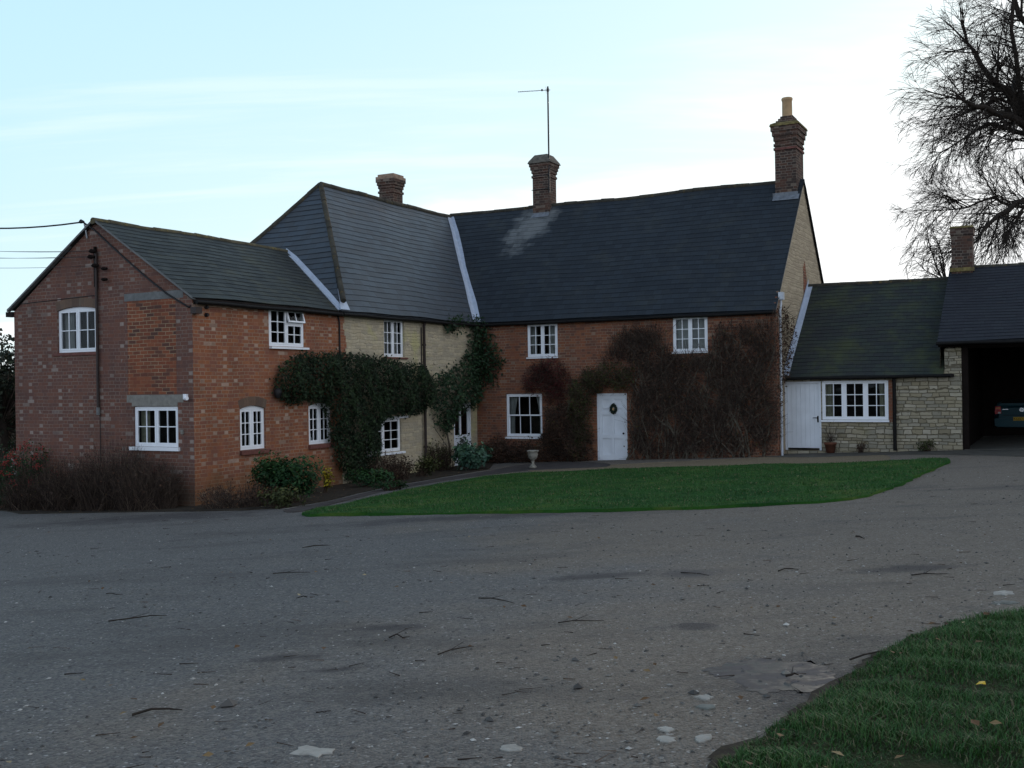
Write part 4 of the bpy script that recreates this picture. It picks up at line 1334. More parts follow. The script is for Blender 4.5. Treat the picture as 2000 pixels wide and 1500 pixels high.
# shallow puddle lying in the worn hollow beside the bank
pm_, t, b = new_mat('puddle_water', 0.2, 0.4)
oc = node(t, 'ShaderNodeTexCoord').outputs['Object']
nz = noise(t, vmul(t, oc, (1, 1.4, 1)), 5.0, 6, 0.65)
set_in(t, b, 'Base Color', ramp(t, nz, [(0.42, (0.018, 0.016, 0.016)), (0.58, (0.06, 0.056, 0.06))]))
set_in(t, b, 'Roughness', ramp(t, nz, [(0.42, 0.34), (0.54, 0.75)]))
b.inputs['IOR'].default_value = 1.33
bump(t, b, noise(t, oc, 16, 3), 0.12, 0.01)
M['puddle'] = pm_
PUD = smooth_poly(pxpoly([(1372, 1308), (1408, 1298), (1446, 1290), (1490, 1286), (1540, 1292), (1580, 1290), (1612, 1302), (1640, 1322), (1612, 1338), (1575, 1350), (1530, 1345), (1490, 1352), (1452, 1340), (1430, 1326), (1398, 1320)]), 6, .03, 5)
patch('puddle', PUD, M['puddle'], .018, .2, edge=False, hfun=lambda x, y: G(x, y) + .012 * wig(x * .4, y * .45, .4) + .004)
# lawn
lm, t, b = new_mat('lawn', 0.95, 0.1)
oc = node(t, 'ShaderNodeTexCoord').outputs['Object']
n1 = noise(t, oc, 0.9, 6, 0.6); n2 = noise(t, oc, 40, 3, 0.6)
c = ramp(t, mth(t, 'ADD', mth(t, 'MULTIPLY', n1, .7), mth(t, 'MULTIPLY', noise(t, vmul(t, oc, (.35, 1.6, 1)), 1.0, 3), .3)), [(0.40, (0.014, 0.072, 0.014)), (0.52, (0.032, 0.115, 0.018)), (0.62, (0.095, 0.15, 0.03))])
c = mixc(t, mth(t, 'MULTIPLY', step(t, noise(t, oc, 2.6, 6, .7), .58, .72), .45), c, (0.075, 0.085, 0.03))
c = mixc(t, mth(t, 'MULTIPLY', n2, 0.7), c, (0.012, 0.035, 0.008))
set_in(t, b, 'Base Color', c); bump(t, b, n2, 0.9, 0.03)
M['lawn'] = lm
LAWN = smooth_poly(pxpoly([(592, 1001), (700, 976), (850, 946), (1000, 925), (1180, 917), (1350, 911), (1520, 906), (1700, 902), (1852, 896), (1800, 924), (1740, 950), (1660, 972), (1450, 986), (1250, 993), (1000, 998), (780, 1002), (660, 1003)], .04), 8, .05, 3)
lawn_h = lambda x, y: G(x, y) + .045 + .012 * wig(x * .9, y * .8)
o = patch('lawn', LAWN, M['lawn'], .045, .5, hfun=lawn_h)
M['soil'] = plain('soil', (0.030, 0.024, 0.018), 0.95, 0.15, 0.5, 7.0, dirt=(0.06, 0.05, 0.03))
M['path'] = plain('path_tarmac', (0.060, 0.052, 0.050), 0.9, 0.2, 0.25, 5.0)
M['edge_gravel'] = plain('pea_gravel', (0.17, 0.135, 0.09), 0.95, 0.15, 0.5, 30.0)
BED = pxpoly([(40, 1004), (395, 999), (480, 997), (560, 992), (640, 978), (760, 950), (900, 926), (955, 917), (965, 905)], 0) + [tuple(H(.3, SC + .4, 0)[:2]), tuple(H(-.3, SC, 0)[:2]), tuple(H(-.3, .3, 0)[:2]), tuple(H(-6.6, .3, 0)[:2]), tuple(H(-7.6, .2, 0)[:2])]
patch('flower_bed_soil', BED, M['soil'], .02, .5)
PATH = pxpoly([(556, 996), (640, 981), (760, 953), (900, 929), (960, 919), (1020, 908), (1100, 903), (1180, 905), (1185, 912), (1100, 916), (1005, 922), (850, 942), (700, 972), (590, 999)], 0)
patch('path', smooth_poly(PATH, 4), M['path'], .012, .5)
EDG = pxpoly([(1040, 916), (1180, 909), (1350, 900), (1500, 893), (1560, 888), (1700, 888), (1740, 893), (1700, 902), (1520, 907), (1350, 912), (1180, 919), (1060, 923)], 0)
patch('gravel_border', smooth_poly(EDG, 4, .03, 8), M['edge_gravel'], .008, .5)
PAV = pxpoly([(1480, 891), (1540, 881), (1640, 884), (1745, 884), (1800, 878), (1880, 872), (1990, 862), (2100, 855), (2100, 890), (1930, 890), (1790, 888), (1640, 892), (1560, 894)], 0)
M['slab'] = plain('paving', (0.07, 0.066, 0.058), 0.9, 0.2, 0.3, 3.0, dirt=(0.05, 0.05, 0.028))
patch('pavement', smooth_poly(PAV, 3), M['slab'], .016, .5)
sp = [tuple(H(a_, b_, 0)[:2]) for a_, b_ in ((TP + .05, S_D - .1), (TG1 - .1, S_D - .1), (TG1 - .1, 2 * SR - S_D - .05), (TP + .05, 2 * SR - S_D - .05))]
patch('shed_floor', sp, M['slab'], .03, .8)
# ================================================================== small things
# television aerial on the middle chimney
mp = H(1.10, SC + 3.6 - .345, 0)
aerial = thing('television_aerial', (mp.x, mp.y, 9.0), 'thin aerial on a tall mast strapped to the middle chimney', 'aerial')
mb = MB(); mb.tube([(mp.x, mp.y, 9.0), (mp.x, mp.y, 12.62)], .028, 8); mb.build('mast', M['cable'], aerial)
yd = Vector((-.985, .17, 0))
b0 = Vector((mp.x, mp.y, 12.50))
mb = MB(); mb.tube([b0 - yd * .08, b0 + yd * 1.03], .011, 6); mb.build('boom', M['steel'], aerial)
px_ = Vector((yd.y, -yd.x, 0))
mb = MB()
for i in range(11):
    c = b0 + yd * (.22 + .08 * i)
    mb.tube([c - px_ * .09, c + px_ * .09], .004, 4)
for k in (-1, 0, 1):
    c = b0 + yd * .06 + Vector((0, 0, .07 * k)); mb.tube([c - px_ * .16, c + px_ * .16], .005, 4)
mb.build('elements', M['steel'], aerial)
mb = MB(); c = b0 + yd * .2; mb.tube([c + Vector((0, 0, -.02)), c + Vector((0, 0, .04))], .03, 8); mb.tube([b0 + Vector((0, 0, -.05)), b0 + Vector((0, 0, .05))], .042, 8); mb.build('clamp', M['cable'], aerial)
mb = MB()
for z in (9.15, 9.62):
    mb.tube([H(.75 - .33, SC + 3.6 - .335, z), H(.75 + .33, SC + 3.6 - .335, z)], .012, 6)
    mb.tube([H(1.04, SC + 3.6 - .33, z), H(1.10, SC + 3.6 - .40, z)], .035, 8)
mb.build('bracket', M['cable'], aerial)

# overhead supply: gable bracket, thick cable, insulators, thin wires
ap = gab.px(163, 434, .10)
lift = thing('cable_bracket', gab.at(ap[0], ap[1] - .5, .05), 'metal bracket near the peak of the brick gable holding the thick cable', 'bracket')
mb = MB(); mb.tube([gab.at(ap[0] + .02, ap[1] - .36, .02), gab.at(ap[0] + .02, ap[1] - .02, .09), gab.at(ap[0] - .02, ap[1] + .03, .12)], .022, 8); mb.build('bracket_arm', M['steel'], lift)
mb = MB(); mb.tube([gab.at(ap[0] - .12, ap[1], .12), gab.at(ap[0] - .05, ap[1] + .02, .12), gab.at(ap[0] + .03, ap[1], .12)], [.02, .05, .03], 8); mb.build('cable_grip', M['cable'], lift)


def catenary(a, b, sagm, n=14):
    return [a.lerp(b, i / n) - Vector((0, 0, sagm * 4 * (i / n) * (1 - i / n))) for i in range(n + 1)]


def wpt(ox, oy, y):
    dx, dv = ray(ox, oy)
    return Vector((dx * y, y, CAMZ + dv * y))

pa = gab.at(ap[0] - .1, ap[1], .12)
mb = MB(); pb = wpt(-500, 330, 25.6); mb.tube(catenary(pa, pb, .62, 20), .018, 6)
tag(mb.build('overhead_cable', M['cable']), 'thick black overhead cable reaching the brick gable peak from the left', 'cable')
mb = MB()
ppx = [(168, 436), (185, 450), (215, 478), (252, 512), (290, 545), (325, 573), (352, 590), (369, 600)]
mb.tube([gab.at(ap[0], ap[1], .11)] + [gab.at(*gab.px(x, y, .03), .03) for x, y in ppx[1:]] + [side.at(*side.px(x, y, .03), .03) for x, y in ((384, 588), (400, 592), (450, 596), (500, 600), (522, 599), (560, 600), (592, 602), (604, 610), (640, 613), (660, 616), (663, 630), (664, 705))], .022, 6)
tag(mb.build('supply_cable', M['cable']), 'dark cable clipped down the gable slope and along the brick wall under the eaves', 'cable')
ins = []
iroot = thing('insulator_rack', gab.at(*gab.px(190, 520), .0), 'rusty rack of old dark insulators on the gable above the conduit', 'insulator rack')
for x, y in ((181, 491), (178, 502), (186, 519)):
    c = gab.px(x, y, .12); mb = MB()
    mb.tube([gab.at(c[0] - .1, c[1], .13), gab.at(c[0] - .04, c[1] + .01, .13), gab.at(c[0] + .02, c[1], .12), gab.at(c[0] + .09, c[1], .10)], [.02, .05, .045, .025], 8)
    ins.append(gab.at(c[0] - .08, c[1], .13)); mb.build('insulator', M['wood_dark'], iroot)
for x, y in ((203, 525), (203, 546)):
    c = gab.px(x, y, .10); mb = MB()
    mb.tube([gab.at(c[0] - .09, c[1] + .01, .08), gab.at(c[0], c[1], .12), gab.at(c[0] + .10, c[1], .10)], [.025, .04, .03], 8); mb.build('insulator', M['wood_dark'], iroot)
mb = MB(); c0, c1 = gab.px(185, 482, .04), gab.px(190, 560, .04)
mb.wbox(gab, c0[0] - .02, c0[0] + .03, c1[1], c0[1], .005, .06); mb.build('rack_bar', M['wood_dark'], iroot)
for k, (y0, q, nm) in enumerate(((476, 0, 'topmost'), (479, 0, 'second'), (491, 1, 'third'), (496, 1, 'fourth'), (515, 2, 'lowest'))):
    mb = MB(); mb.tube(catenary(ins[q] + Vector((0, 0, .02 * (k % 2))), wpt(-500, y0 - (476 - 445) - 12 + k * 2, 27.5 + .2 * k), .25, 16), (.0048), 5)
    tag(mb.build('overhead_wire', M['cable']), nm + ' of the five thin wires running left from the gable insulators', 'wire', 'thin overhead wires at the gable')
s, zt = gab.px(188, 492, .04); _, zb = gab.px(192, 806, .04)
mb = MB(); mb.tube([gab.at(s, zb, .05), gab.at(s, zt, .05)], .034, 8)
cd = thing('cable_conduit', gab.at(s, zb, .03), 'dark vertical conduit down the brick gable beside the upper window', 'conduit')
mb.build('tube', M['pipe_brown'], cd)
mb = MB(); mb.tube([gab.at(s, zb - .05, .05), gab.at(s, zb + .12, .05)], .045, 8); mb.build('end_cap', M['concrete_dark'], cd)
mb = MB(); mb.tube([gab.at(s + .02, zb - .05, .02), gab.at(s + .02, G(-8, 23) + .6, .02)], .008, 5); mb.build('thin_cable', M['cable'], cd)
mb = MB(); mb.tube([gab.at(*gab.px(x, y, .012), .012) for x, y in ((40, 594), (90, 588), (140, 582), (184, 577))], .008, 5)
tag(mb.build('wall_wire', M['cable']), 'thin dark wire slung across the gable above the upper window', 'wire')

# security sensor, vent, bell
s, z = gab.px(366, 775)
sl = thing('security_light', gab.at(s, z, 0), 'small cream sensor light on the gable corner beside the lower lintel', 'light')
mb = MB(); mb.wbox(gab, s - .07, s + .03, z - .05, z + .06, .003, .06); mb.build('housing', M['white'], sl)
mb = MB(); mb.tube([gab.at(s - .02, z - .02, .06), gab.at(s + .06, z - .03, .12), gab.at(s + .12, z - .03, .13)], [.03, .045, .045], 10); mb.build('sensor_head', M['white'], sl)
s, z = gab.px(357, 844)
mb = MB(); mb.wbox(gab, s - .035, s + .035, z - .045, z + .045, .003, .03)
for k in range(4): mb.wbox(gab, s - .028, s + .028, z - .034 + k * .019, z - .026 + k * .019, .03, .036)
tag(mb.build('vent_cover', M['concrete']), 'tiny pale vent cover on the gable right of the lower window', 'vent')
s, z = side.px(535, 768)
bl = thing('wall_lamp', side.at(s, z, 0), 'small dark oval lamp on the brick wall between the two arched windows', 'wall lamp')
mb = MB(); mb.lathe([(.02, -.13), (.06, -.10), (.095, -.02), (.10, .05), (.08, .10), (.03, .13), (.012, .16)], side.at(s, z, .12), 14); mb.build('lantern', M['cable'], bl)
mb = MB(); mb.tube([side.at(s, z + .16, .12), side.at(s, z + .18, .06), side.at(s, z + .12, .004)], .012, 6); mb.build('bracket', M['cable'], bl)
s, z = side.px(402, 600)
mb = MB(); mb.tube([side.at(s, z, .0), side.at(s, z, .07)], [.05, .035], 8); mb.tube([side.at(s, z - .17, .0), side.at(s, z - .17, .07)], [.05, .035], 8)
tag(mb.build('wall_hook', M['cable']), 'pair of rusty iron pegs on the brick wall under the eaves', 'hook')

# wreath on the front door
s, z = main.px(1197, 797, .03)
wr = thing('door_wreath', main.at(s, z, 0), 'small dark teardrop wreath with a pale centre on the white front door', 'wreath')
mb = MB()
ring = [main.at(s + .08 * math.sin(a) * (1 - .35 * max(0, math.cos(a))), z - .02 + .12 * math.cos(a), -.012) for a in [2 * math.pi * i / 24 for i in range(25)]]
mb.tube(ring, [.045 + .012 * math.sin(i * 2.7) for i in range(25)], 6)
rr = random.Random(5)
for i in range(90):
    a = rr.uniform(0, 6.283); c = main.at(s + .08 * math.sin(a) * (1 - .35 * max(0, math.cos(a))), z - .02 + .12 * math.cos(a), .005)
    d = Vector((rr.uniform(-1, 1), rr.uniform(-1, .2), rr.uniform(-1, 1))) * .06
    q = Vector((rr.uniform(-1, 1), rr.uniform(-1, 1), rr.uniform(-1, 1))) * .02
    mb.face([c - q, c + d, c + q])
M['wreath'] = plain('wreath_green', (0.012, 0.02, 0.012), 0.8, 0.2, 0.3, 20)
mb.build('foliage', M['wreath'], wr)
mb = MB(); mb.lathe([(0, -.04), (.03, -.025), (.035, .015), (.015, .05), (0, .055)], main.at(s, z - .04, .0), 10); mb.build('centre', M['pot'], wr)

# white ornament behind the second arched window
s, z = side.px(615, 860)
mb = MB(); mb.lathe([(0, 0), (.05, 0), (.055, .05), (.03, .10), (.035, .14), (.02, .19), (0, .2)], side.at(s, r_a3[1] + .1, -.17), 12)
tag(mb.build('ornament', M['white']), 'small white ornament behind the glass of the arched window nearest the ivy', 'ornament')
# urn and terracotta pot
u = gpx(1041, 914, .02)
urn = thing('garden_urn', u, 'weathered stone urn on a pedestal foot in front of the dark shrub', 'urn')
k = .70
mb = MB(); mb.lathe([(r_ * k, z_ * k) for r_, z_ in [(.0, .28), (.06, .28), (.07, .33), (.17, .40), (.205, .52), (.195, .62), (.235, .66), (.245, .70), (.215, .71), (.19, .68), (.12, .62), (0, .60)]], u, 24); mb.build('bowl', M['urn'], urn)
mb = MB(); mb.lathe([(r_ * k, z_ * k) for r_, z_ in [(0, 0), (.15, 0), (.15, .06), (.12, .08), (.12, .10), (.06, .16), (.05, .24), (.075, .27), (0, .28)]], u, 20); mb.build('pedestal', M['urn'], urn)
pp = gpx(1622, 884, .03)
tp = thing('terracotta_pot', pp, 'terracotta flowerpot holding a bare dead plant by the annexe wall', 'flowerpot')
mb = MB(); mb.lathe([(0, 0), (.11, 0), (.15, .22), (.165, .22), (.175, .28), (.15, .28), (.14, .25), (0, .24)], pp, 20); mb.build('pot', M['terracotta'], tp)
mb = MB(); mb.lathe([(0, .28), (.10, .28), (.105, .33), (.07, .36), (0, .36)], (pp.x + .33, pp.y + .1, pp.z - .28), 14)

# ------------------------------------------------------------------ hatchback in the shed
cc = wpt(1997, 800, 32.6)
ct = (cc - AC).dot(UX); cs_ = (cc - AC).dot(UY)
CW = Wall(H(ct, cs_, 0), UX)                          # s across (0 = middle), d negative = forward into the shed
cz = G(cc.x, cc.y) + .03
car = thing('car', H(ct, cs_ - .0, cz), 'dark teal hatchback parked nose-in inside the shed, its tail facing the yard', 'car')
m_, t, b = new_mat('car_paint', 0.45, 0.3)
set_in(t, b, 'Base Color', (0.006, 0.055, 0.075)); M['car'] = m_
M['red_lens'] = plain('red_lens', (0.45, 0.012, 0.015), 0.2, 0.5, 0.1, 4)
M['amber_lens'] = plain('amber_lens', (0.55, 0.13, 0.02), 0.2, 0.5, 0.1, 4)
M['clear_lens'] = plain('clear_lens', (0.5, 0.45, 0.45), 0.2, 0.5, 0.1, 4)
M['plate'] = plain('plate_yellow', (0.62, 0.40, 0.03), 0.5, 0.3, 0.05, 4)
M['tyre'] = plain('tyre', (0.012, 0.012, 0.012), 0.9, 0.2, 0.2, 9)
M['chrome'] = plain('chrome', (0.7, 0.72, 0.75), 0.2, 0.5, 0.05, 4, metallic=1.0)
gl, t, b = new_mat('car_glass', 0.06, 0.5); set_in(t, b, 'Base Color', (0.01, 0.013, 0.014)); M['car_glass'] = gl
# sections across the car, from tail to nose: (d, half width at sill, at belt, z sill, z belt, crown)
secs = [(0.02, .66, .62, .34, .86), (-.02, .76, .76, .28, .92), (-.15, .81, .81, .22, .95), (-.8, .83, .83, .18, .95), (-2.6, .83, .82, .18, .92), (-3.2, .81, .78, .2, .84), (-3.75, .74, .70, .24, .72), (-3.88, .60, .56, .32, .62)]
mb = MB()
rings = []
for d, w0, w1, za, zb in secs:
    zm = (za + zb) / 2
    prof = [(-w0 * .9, za), (-w0, za + .06), (-max(w0, w1) - .015, zm), (-w1, zb - .05), (-w1 * .92, zb), (w1 * .92, zb), (w1, zb - .05), (max(w0, w1) + .015, zm), (w0, za + .06), (w0 * .9, za)]
    rings.append([CW.at(x, cz + z, d) for x, z in prof])
for i in range(len(rings) - 1):
    for j in range(10):
        mb.face([rings[i][j], rings[i][(j + 1) % 10], rings[i + 1][(j + 1) % 10], rings[i + 1][j]], smooth=True)
mb.face(rings[0]); mb.face(list(reversed(rings[-1])))
# cabin
cab = [(-.06, .74, .62, .95, 1.0), (-.34, .70, .60, .95, 1.36), (-.6, .69, .60, .95, 1.42), (-1.6, .69, .60, .95, 1.43), (-2.1, .70, .60, .93, 1.33), (-2.75, .72, .64, .92, .94)]
rg = []
for d, w0, w1, za, zb in cab:
    rg.append([CW.at(x, cz + z, d) for x, z in ((-w0, za - .03), (-w1, zb - .05 if zb > 1.1 else zb - .02), (-w1 * .88, zb), (w1 * .88, zb), (w1, zb - .05 if zb > 1.1 else zb - .02), (w0, za - .03))])
for i in range(len(rg) - 1):
    for j in range(5):
        mb.face([rg[i][j], rg[i][j + 1], rg[i + 1][j + 1], rg[i + 1][j]], smooth=False)
mb.face(list(reversed(rg[0])))
body = mb.build('body', M['car'], car, merge=True)
mb = MB()
A = [(-.60, 1.00, -.055), (.60, 1.00, -.055), (.52, 1.34, -.31), (-.52, 1.34, -.31)]
mb.face([CW.at(x, cz + z, d + .035) for x, z, d in A]); mb.build('rear_window', M['car_glass'], car)
mb = MB()
for sgn in (-1, 1):
    mb.face([CW.at(sgn * (.706), cz + 1.0, -.5), CW.at(sgn * .706, cz + 1.0, -2.4), CW.at(sgn * .63, cz + 1.30, -2.0), CW.at(sgn * .625, cz + 1.34, -.6)])
mb.build('side_window', M['car_glass'], car)
mb = MB(); mb.wbox(CW, -.79, .79, cz + .30, cz + .53, -.2, .07); mb.wbox(CW, -.74, .74, cz + .26, cz + .30, -.2, .05); mb.build('rear_bumper', M['car'], car)
mb = MB(); mb.wbox(CW, -.56, .56, cz + .62, cz + .635, .012, .03); mb.build('boot_seam', M['tyre'], car)
for sgn in (-1, 1):
    mb = MB(); a, c2 = sorted((sgn * .60, sgn * .785))
    mb.prism(CW, [(a, cz + .66), (c2, cz + .68), (c2 - .01, cz + .90), (a + .02, cz + .90)], -.09, .035); tl = mb.build('tail_light', M['red_lens'], car)
    mb = MB(); mb.wbox(CW, a + .03, c2 - .03, cz + .82, cz + .875, .036, .042); mb.build('indicator_lens', M['amber_lens'], tl)
    mb = MB(); a2 = a + .02 if sgn > 0 else c2 - .09; mb.wbox(CW, a2, a2 + .07, cz + .675, cz + .725, .036, .042); mb.build('reversing_lens', M['clear_lens'], tl)
mb = MB(); mb.wbox(CW, -.26, .26, cz + .46, cz + .57, .07, .082); plate = mb.build('number_plate', M['plate'], car)
def lettering(txt, name, W, s, z, d, h, mat, parent, w=.062, st=.011):
    seg = {'K': [((0, 0), (0, 1)), ((1, 1), (0, .45)), ((.3, .6), (1, 0))], '6': [((.9, 1), (.1, .9)), ((0, .8), (0, .1)), ((.1, 0), (.9, 0)), ((1, .1), (1, .45)), ((.9, .55), (.1, .55))],
           '0': [((0, .1), (0, .9)), ((.1, 1), (.9, 1)), ((1, .9), (1, .1)), ((.9, 0), (.1, 0))], 'B': [((0, 0), (0, 1)), ((0, 1), (.8, 1)), ((.9, .9), (.9, .62)), ((0, .53), (.8, .53)), ((1, .42), (1, .1)), ((.9, 0), (0, 0))],
           'E': [((0, 0), (0, 1)), ((0, 1), (1, 1)), ((0, .5), (.8, .5)), ((0, 0), (1, 0))]}
    mb = MB()
    x = s
    for ch_ in txt:
        if ch_ != ' ':
            for (a0, b0_), (a1, b1_) in seg[ch_]:
                p = Vector((x + a0 * w * .72, z + b0_ * h)); q = Vector((x + a1 * w * .72, z + b1_ * h))
                n = Vector((-(q - p).y, (q - p).x)).normalized() * st / 2
                mb.face([W.at(*(p + n), d), W.at(*(p - n), d), W.at(*(q - n), d), W.at(*(q + n), d)])
        x += w if ch_ != ' ' else w * .5
    return mb.build(name, mat, parent)
lettering('K660 BBE', 'plate_lettering', CW, -.24, cz + .478, .0845, .075, M['tyre'], plate)
mb = MB()
n = 28; bz = cz + .795; bx = -.02
for i in range(n):
    a0, a1 = 2 * math.pi * i / n, 2 * math.pi * (i + 1) / n
    P = lambda a, r: CW.at(bx + r * math.sin(a), bz + r * math.cos(a), .036)
    mb.face([P(a0, .062), P(a1, .062), P(a1, .05), P(a0, .05)])
for pl in ([(-.022, .045), (0, .005), (.022, .045)], [(-.042, .02), (-.022, -.042), (0, .0), (.022, -.042), (.042, .02)]):
    for p, q in zip(pl[:-1], pl[1:]):
        p, q = Vector(p), Vector(q); nn = Vector((-(q - p).y, (q - p).x)).normalized() * .0055
        mb.face([CW.at(bx + v.x, bz + v.y, .037) for v in (p + nn, p - nn, q - nn, q + nn)])
mb.build('badge', M['chrome'], car)
mb = MB(); mb.wbox(CW, -.56, -.40, cz + .80, cz + .815, .03, .036); mb.build('model_lettering', M['chrome'], car)
for d in (-.62, -3.05):
    for sgn in (-1, 1):
        mb = MB(); x0, x1 = sgn * .66, sgn * .835
        c0, c1 = CW.at(x0, cz + .29, d), CW.at(x1, cz + .29, d)
        mb.tube([c0, c0.lerp(c1, .12), c0.lerp(c1, .88), c1], [.26, .29, .29, .26], 24); wl = mb.build('wheel', M['tyre'], car)
        mb = MB(); mb.tube([c0.lerp(c1, .9), c0.lerp(c1, 1.03)], [.19, .18], 20); mb.build('rim', M['steel'], wl)
# ================================================================== plants
def unit(v):
    return v / np.maximum(np.linalg.norm(v, axis=-1, keepdims=True), 1e-9)


def rnd_dirs(n, g=rng):
    return unit(g.normal(size=(n, 3)))


def leaf_arrays(P, size, up, aspect=0.6, spread=0.8, g=rng):
    """n folded leaves (two triangles sharing a midrib) at P; up = preferred normal (3,) or (n,3)"""
    n = len(P)
    nm = unit(np.asarray(up, float) + spread * rnd_dirs(n, g))
    ax = unit(np.cross(nm, rnd_dirs(n, g)))
    sd = np.cross(nm, ax)
    L = np.asarray(size)[:, None] if np.ndim(size) else np.full((n, 1), size)
    a = P; tip = P + ax * L
    m = P + ax * L * .45
    l = m + sd * L * aspect * .5 + nm * L * .08
    r_ = m - sd * L * aspect * .5 + nm * L * .08
    V = np.stack([a, l, tip, r_], 1).reshape(-1, 3)
    F_ = (np.arange(n)[:, None] * 4 + np.array([0, 1, 2, 3])[None]).astype(np.int32)
    return V, F_


def leaves(name, P, size, up, mat, parent=None, aspect=.6, spread=.8, tone=None, g=rng):
    V, F_ = leaf_arrays(P, size, up, aspect, spread, g)
    fu = np.clip(g.normal(.5, .22, len(P)) if tone is None else tone, 0.01, .99)
    return np_obj(name, V, F_, mat, parent, fu)


def sliver_arrays(A, B, r):
    """thin three-sided spikes from A to B"""
    n = len(A)
    d = unit(B - A)
    x = unit(np.cross(d, np.tile([0.31, 0.55, 0.77], (n, 1))))
    y = np.cross(d, x)
    R_ = np.asarray(r)[:, None] if np.ndim(r) else np.full((n, 1), r)
    b = [A + R_ * (x * math.cos(k * 2.0944) + y * math.sin(k * 2.0944)) for k in range(3)]
    t_ = [B + R_ * .45 * (x * math.cos(k * 2.0944) + y * math.sin(k * 2.0944)) for k in range(3)]
    V = np.stack(b + t_, 1).reshape(-1, 3)
    q = np.array([[0, 1, 4, 3], [1, 2, 5, 4], [2, 0, 3, 5]])
    F_ = (np.arange(n)[:, None, None] * 6 + q[None]).reshape(-1, 4).astype(np.int32)
    return V, F_


def slivers(name, A, B, r, mat, parent=None, g=rng):
    V, F_ = sliver_arrays(np.asarray(A), np.asarray(B), r)
    return np_obj(name, V, F_, mat, parent, np.repeat(g.uniform(0, 1, len(A)), 3))


def curved_stems(roots, tips, r, bow, n=4, g=rng):
    """polyline stems as chains of slivers: returns arrays A,B,r"""
    A, B, Rr = [], [], []
    roots, tips = np.asarray(roots), np.asarray(tips)
    mid = (roots + tips) / 2 + bow
    prev = roots
    for k in range(1, n + 1):
        u = k / n
        p = (1 - u) ** 2 * roots + 2 * u * (1 - u) * mid + u * u * tips
        A.append(prev); B.append(p); Rr.append(np.asarray(r) * (1 - .7 * (k - 1) / n) * np.ones(len(roots)))
        prev = p
    return np.concatenate(A), np.concatenate(B), np.concatenate(Rr)


def sample_poly(poly, n, g=rng):
    xs = [p[0] for p in poly]; ys = [p[1] for p in poly]
    out = []
    while len(out) < n:
        x, y = g.uniform(min(xs), max(xs)), g.uniform(min(ys), max(ys))
        if inside(poly, x, y): out.append((x, y))
    return np.array(out)


def edge_dist(poly, P):
    P = np.asarray(P); best = np.full(len(P), 1e9)
    for i in range(len(poly)):
        a, b = np.array(poly[i]), np.array(poly[(i + 1) % len(poly)])
        ab = b - a
        t_ = np.clip(((P - a) @ ab) / max(ab @ ab, 1e-9), 0, 1)
        best = np.minimum(best, np.linalg.norm(P - a - t_[:, None] * ab, axis=1))
    return best


def on_wall(W, sz, d):
    o = np.array(W.o); u_ = np.array(W.u); n_ = np.array(W.n)
    P = o + sz[:, :1] * u_ + np.asarray(d)[:, None] * n_
    P[:, 2] = sz[:, 1]
    return P


def wpoly(W, pts, d=0.0):
    return [W.px(x, y, d) for x, y in pts]


